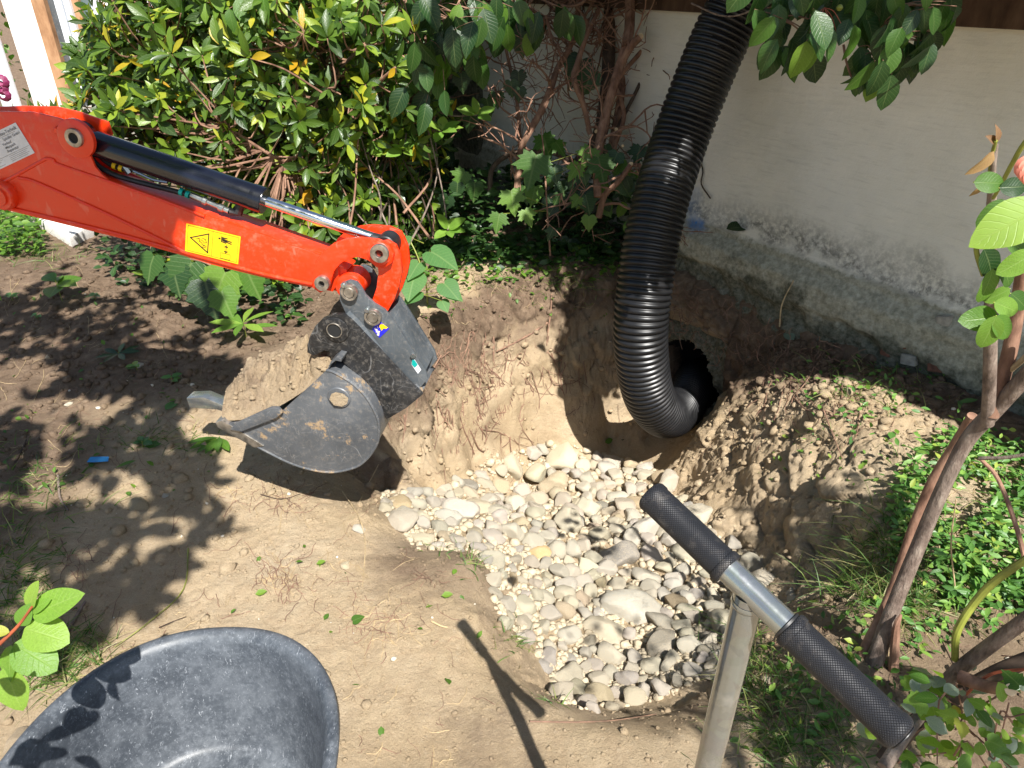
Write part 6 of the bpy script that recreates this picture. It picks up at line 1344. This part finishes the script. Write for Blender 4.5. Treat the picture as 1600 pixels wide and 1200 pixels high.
for lab, pts, r in (('thick brown root curving down the far pit face under the weeds', [(862, 462), (860, 500), (855, 530), (853, 575)], .006), ('pale root running left from the thick brown root across the far pit face', [(855, 515), (830, 528), (800, 540), (775, 552)], .008),
                    ('long thin dark root hanging down the left part of the pit face to the stones', [(682, 620), (684, 660), (690, 700), (697, 760)], .0032), ('thin root beside the long dark one on the left pit face', [(702, 680), (704, 710), (702, 735)], .002),
                    ('short dark forked root in the middle of the far pit face', [(770, 600), (778, 630), (785, 660)], .003), ('thin dark root on the sunlit face between the shadow and the hose', [(905, 560), (905, 600), (915, 630)], .0032),
                    ('thin root low on the far face near the hose', [(965, 640), (968, 665)], .0015), ('curved root near the left pit rim behind the bucket', [(690, 560), (672, 590), (655, 620), (650, 640)], .004),
                    ('cluster root below the rim in the middle of the far face', [(770, 520), (772, 550), (768, 590)], .006), ('root hanging just left of the hose shadow', [(850, 560), (847, 590), (842, 605)], .003), ('light torn root stump at the left end of the pit', [(632, 650), (634, 680)], .006),
                    ('pale pink root lying across the soil above the culvert', [(1075, 478), (1100, 490), (1125, 492), (1142, 495)], .005), ('short pink root branch above the culvert', [(1078, 498), (1100, 494), (1120, 493)], .004),
                    ('thin root arching over the mound', [(1240, 625), (1260, 645), (1285, 650), (1310, 655)], .0035), ('forked root on the mound above the fallen leaf', [(1285, 650), (1298, 680), (1315, 720)], .0035), ('pale broken root at the left foot of the pit by the stones', [(622, 795), (650, 800), (665, 792), (690, 797)], .003)): root(lab, pts, r)
for lab, pts, r, mt in (('long green stem lying bent on the sunlit soil above the tub', [(295, 860), (288, 925), (235, 975), (180, 1015)], .0022, 'stem_green'), ('dry brown stalk lying down the soil beside the white stone', [(535, 770), (560, 810), (571, 850), (567, 920)], .002, 'straw'),
                    ('reddish stick lying on the soil at the bottom centre', [(828, 1132), (900, 1131), (960, 1128), (1025, 1118)], .0022, 'root'), ('brown twig on the shaded soil at left', [(92, 745), (95, 780), (108, 800)], .005, 'bark_grey'), ('short dark twig near the left edge', [(25, 725), (38, 700), (42, 690)], .005, 'bark_dark'),
                    ('thin brown twig above the rim of the tub', [(250, 985), (270, 975), (292, 967)], .002, 'bark_dark'), ('thin twig lying at the front of the bucket shadow', [(408, 776), (440, 782), (470, 775)], .002, 'bark_dark'), ('dry twig standing by the left pit corner', [(560, 790), (575, 760), (592, 730)], .003, 'straw'),
                    ('grey branch on the soil beside the lime sprig', [(95, 1005), (112, 980), (135, 945)], .008, 'bark_grey'), ('thin pale stalk on the soil left of the tool shadow', [(675, 975), (690, 982), (700, 985)], .003, 'straw')): root(lab, pts, r, mt, 'twig', .006, None, 'twig')
st = lone_stem('thin orange-brown stalk standing upright against the plinth', [(1218, 510, 3.55), (1222, 475, 3.5), (1240, 438, 3.45)], [.004, .003], 'straw')
cr = MB(); pts = [at_plane(x, y, W0 + WN * .012, WN) for x, y in ((1089, 240), (1098, 265), (1096, 288), (1110, 310))]; L0 = pts[0].copy(); cr.tube([p - L0 for p in catmull(pts, 5)], .004, 6); o = cr.build('vine_stem', M['bark_dark']); o.location = L0; tag(o, 'short thin vine stem clinging to the wall right of the hose', 'stem')
FL = [(1325, 700, .11, .3, 'oval', 'leaf_soft', 'round bright green leaf fallen on the mound'), (1492, 637, .10, .2, 'rhodo', 'leaf_soft', 'narrow green leaf fallen on the soil below the wall'), (1135, 358, .14, .2, 'oval', 'leaf_dark', 'dark green leaf resting on the wall ledge right of the hose'), (1240, 535, .08, 2, 'oval', 'leaf_silver', 'grey-green leaf fallen below the plinth'),
      (985, 735, .10, -.3, 'oval', 'leaf_mid', 'green leaf fallen on the stones under the hose'), (945, 695, .06, .4, 'oval', 'leaf_mid', 'small green leaf at the far foot of the pit'), (972, 693, .06, 1.4, 'oval', 'leaf_dark', 'small dark leaf beside the green one at the far foot of the pit'), (552, 975, .035, .4, 'heart', 'leaf_mid', 'small green leaf on the soil right of the tub'),
      (690, 938, .035, .1, 'small', 'leaf_mid', 'small green leaf on the soil left of the stones'), (400, 935, .035, .3, 'small', 'leaf_mid', 'small leaf on the sunlit soil above the tub'), (260, 645, .07, 1.2, 'oval', 'leaf_soft', 'pale green leaf standing in soil left of the bucket tip'), (228, 703, .06, .2, 'small', 'leaf_mid', 'small leaf near the blue scrap'),
      (182, 735, .07, .6, 'rhodo', 'leaf_mid', 'narrow leaf right of the blue scrap'), (495, 886, .03, .4, 'small', 'leaf_mid', 'tiny leaf on the soil left of the cream stone'), (1265, 945, .05, .1, 'heart', 'leaf_mid', 'green leaf behind the crossbar of the tool'), (1145, 500, .07, .4, 'vine', 'leaf_soft', 'lit green leaf above the culvert mouth'), (640, 310, .06, .3, 'oval', 'leaf_silver', 'pale leaf low in the shrub'),
      (1390, 690, .05, 1, 'small', 'leaf_vinca', 'small dark leaf on the mound right of the round leaf'), (1120, 1050, .04, 1, 'vinca', 'leaf_mid', 'thin green leaf in the shade beside the shaft'), (745, 1005, .03, 1, 'vinca', 'leaf_mid', 'tiny green leaf on the soil by the tool shadow')]
for px, py, sz, ang, kd, mt, lab in FL:
    p = hit(px, py, .012) if py != 358 else at_plane(px, py, W0 + WN * .09, WN); n_ = norm_at(p.x, p.y) if py != 358 else Vector((-.5, -.3, 1)); o = bpy.data.objects.new('fallen_leaf', leaf_mesh(kd, mt)); COL.objects.link(o)
    x, y, z = basis(Vector((math.cos(ang), math.sin(ang), .15)), n_ + Vector((0, -.2, 0))); o.matrix_world = Matrix(((x.x * sz, y.x * sz, z.x * sz, p.x), (x.y * sz, y.y * sz, z.y * sz, p.y), (x.z * sz, y.z * sz, z.z * sz, p.z), (0, 0, 0, 1))); tag(o, lab, 'leaf')
ll = []
for reg, n_ in (((0, 450, 330, 780), 90), ((330, 820, 760, 1180), 22), ((1150, 980, 1450, 1200), 120), ((1180, 560, 1450, 760), 110), ((650, 430, 960, 500), 70)):
    for _ in range(n_): p = hit(PR.uniform(reg[0], reg[2]), PR.uniform(reg[1], reg[3]), .006); ll.append(('small', p, rv(1), Vector((0, 0, 1)) + rv(.3), PR.uniform(.012, .032), 1.0))
o = link(bpy.data.objects.new('leaf_litter', joined_leaves('leaf_litter', ll, 'leaf_mid', 8))); tag(o, 'small torn bits of green leaf strewn over the soil', 'leaf litter', kind='stuff')
p = hit(153, 722, .006); b = MB(); b.add([(-.035, -.01, 0), (.0, -.022, .008), (.045, -.008, .002), (.04, .012, .01), (.0, .02, .004), (-.03, .012, .008)], [(0, 1, 2, 3), (0, 3, 4, 5)]); o = b.build('plastic_scrap', M['bluescrap']); o.location = p; tag(o, 'small crumpled blue plastic scrap on the shaded soil at left', 'scrap')

# ================================================================== LIME SPRIG AT THE BOTTOM LEFT
sp = Plant('lime_leaved_shrub', 'sprig of big lime green leaves on a red stem at the bottom left edge', 'shrub', tuple(at_t(-260, 1300, 1.15)))
sp.stem([sp.loc, at_t(-120, 1120, 1.17), at_t(-10, 1015, 1.15), at_t(28, 978, 1.14), at_t(50, 948, 1.13)], [.005, .004, .0028, .0018], 'stem_red', 'stem', 6, 8)
for bx0, by0, tx, ty, w_, nrm_, kd in ((46, 952, 52, 912, 1.05, (-.2, -.5, .9), 'big'), (50, 962, 117, 928, .95, (.2, -.5, .9), 'big'), (48, 955, 72, 938, .9, (0, -.6, .8), 'big'), (32, 978, 42, 948, 1.1, (.3, -.6, .8), 'big'), (38, 982, 98, 998, 1.1, (.1, -.4, 1), 'big2'), (22, 1005, 80, 1042, 1.05, (.3, -.5, .9), 'big2'),
                                (18, 1008, 8, 1065, 1.1, (-.4, -.6, .8), 'big'), (10, 1040, 24, 1112, .95, (-.1, -.6, .9), 'big2'), (-4, 1012, -60, 1030, 1, (0, -.5, 1), 'big2'), (15, 988, -28, 985, .8, (0, -.5, 1), 'big')):
    a_, e_ = at_t(bx0, by0, 1.14), at_t(tx, ty, 1.13); sp.leaf(kd, a_, e_ - a_, Vector(nrm_), (e_ - a_).length * 1.06, 'leaf_lime', w_)
for px, py in ((185, 1062), (165, 1085), (140, 1110), (120, 1130), (85, 1165), (70, 1150), (175, 1040), (100, 1185), (330, 1015)):   # leaves below the frame whose shadows fall into the tub
    T_ = at_z(px, py, .26); S_ = T_ - SUN_TRAVEL * ((.80 - .26) / -SUN_TRAVEL.z)
    q = to_px(S_)
    if q[1] < 1215 and q[0] > -20: continue
    sp.leaf(PR.choice(('big', 'oval2', 'heart')), S_, rv(1) * Vector((1, 1, .3)), to_sun + rv(.35), PR.uniform(.05, .075), 'leaf_lime', PR.uniform(.75, 1.0))
sp.finish()

# ================================================================== TREE BEHIND AND ABOVE THE PHOTOGRAPHER (casts the dappled shade)
tr = Plant('fruit_tree', 'fruit tree standing behind the viewpoint whose crown shades the left of the garden', 'tree', (-1.6, -2.6, 0))
def cast(target, z, n_jit, size, kind='oval2'):
    k = (z - target.z) / -SUN_TRAVEL.z; S_ = target - SUN_TRAVEL * k + rv(n_jit)
    if S_.z < 1.85 and S_.y > -.2: return
    tr.leaf(kind, S_, rv(1), to_sun * .8 + rv(.5), size * PR.uniform(.8, 1.2), 'leaf_mid')
def region(poly, n, z0, z1, size, fn, thr, seed, sc=.012):
    xs = [p[0] for p in poly]; ys = [p[1] for p in poly]; k = 0
    while k < n:
        px, py = PR.uniform(min(xs), max(xs)), PR.uniform(min(ys), max(ys)); k += 1
        if not inpoly(px, py, poly): continue
        if float(fbm(px * sc, py * sc * 1.7, 0, 2, seed)) < thr: continue
        cast(fn(px, py), PR.uniform(z0, z1), .03, size)
gr_ = lambda px, py: hit(px, py)
region([(-250, 400), (330, 430), (360, 560), (300, 640), (330, 740), (300, 900), (180, 960), (-60, 1050), (-250, 1050)], 4800, 2.5, 3.2, .115, gr_, -.03, 31)
region([(-120, 160), (240, 200), (240, 380), (-120, 350)], 1300, 2.3, 3.0, .11, lambda px, py: at_plane(px, py, EP, EW), -.10, 12, .02)
region([(640, 250), (990, 280), (960, 440), (660, 400)], 1500, 2.4, 3.0, .12, gr_, -.05, 7)
region([(700, -40), (1100, -40), (1050, 300), (640, 300)], 2600, 2.3, 3.1, .12, lambda px, py: at_t(px, py, 4.3), -.22, 9, .02)
region([(940, 800), (1120, 820), (1130, 1100), (860, 1100)], 300, 2.2, 2.5, .045, gr_, .0, 41, .03)
region([(1200, 790), (1390, 780), (1370, 920), (1230, 930)], 380, 2.2, 2.6, .06, gr_, -.0, 42, .03)
region([(1180, 1010), (1420, 1040), (1420, 1200), (1120, 1200)], 500, 2.2, 2.6, .06, gr_, -.02, 43, .03)
region([(1170, -90), (1500, -90), (1490, 130), (1180, 120)], 1100, 2.3, 2.9, .08, lambda px, py: at_t(px, py, 2.3), -.12, 55, .03)
for k, e_ in enumerate(((-1.5, -1.0, 2.9), (-2.3, -.6, 2.9), (-2.0, -1.4, 2.8))):
    tr.stem([Vector((-1.9, -2.6, 1.9)), Vector((-1.9, -2.6, 1.9)).lerp(Vector(e_), .5) + Vector((0, 0, .3)), Vector(e_)], [.05, .03, .015], 'bark_grey', 'branch')
tr.stem([Vector((-1.9, -2.6, -.05)), Vector((-1.92, -2.6, 1)), Vector((-1.9, -2.6, 2.3))], [.11, .09, .07], 'bark_grey', 'trunk', 5, 14)
tr.finish(0)
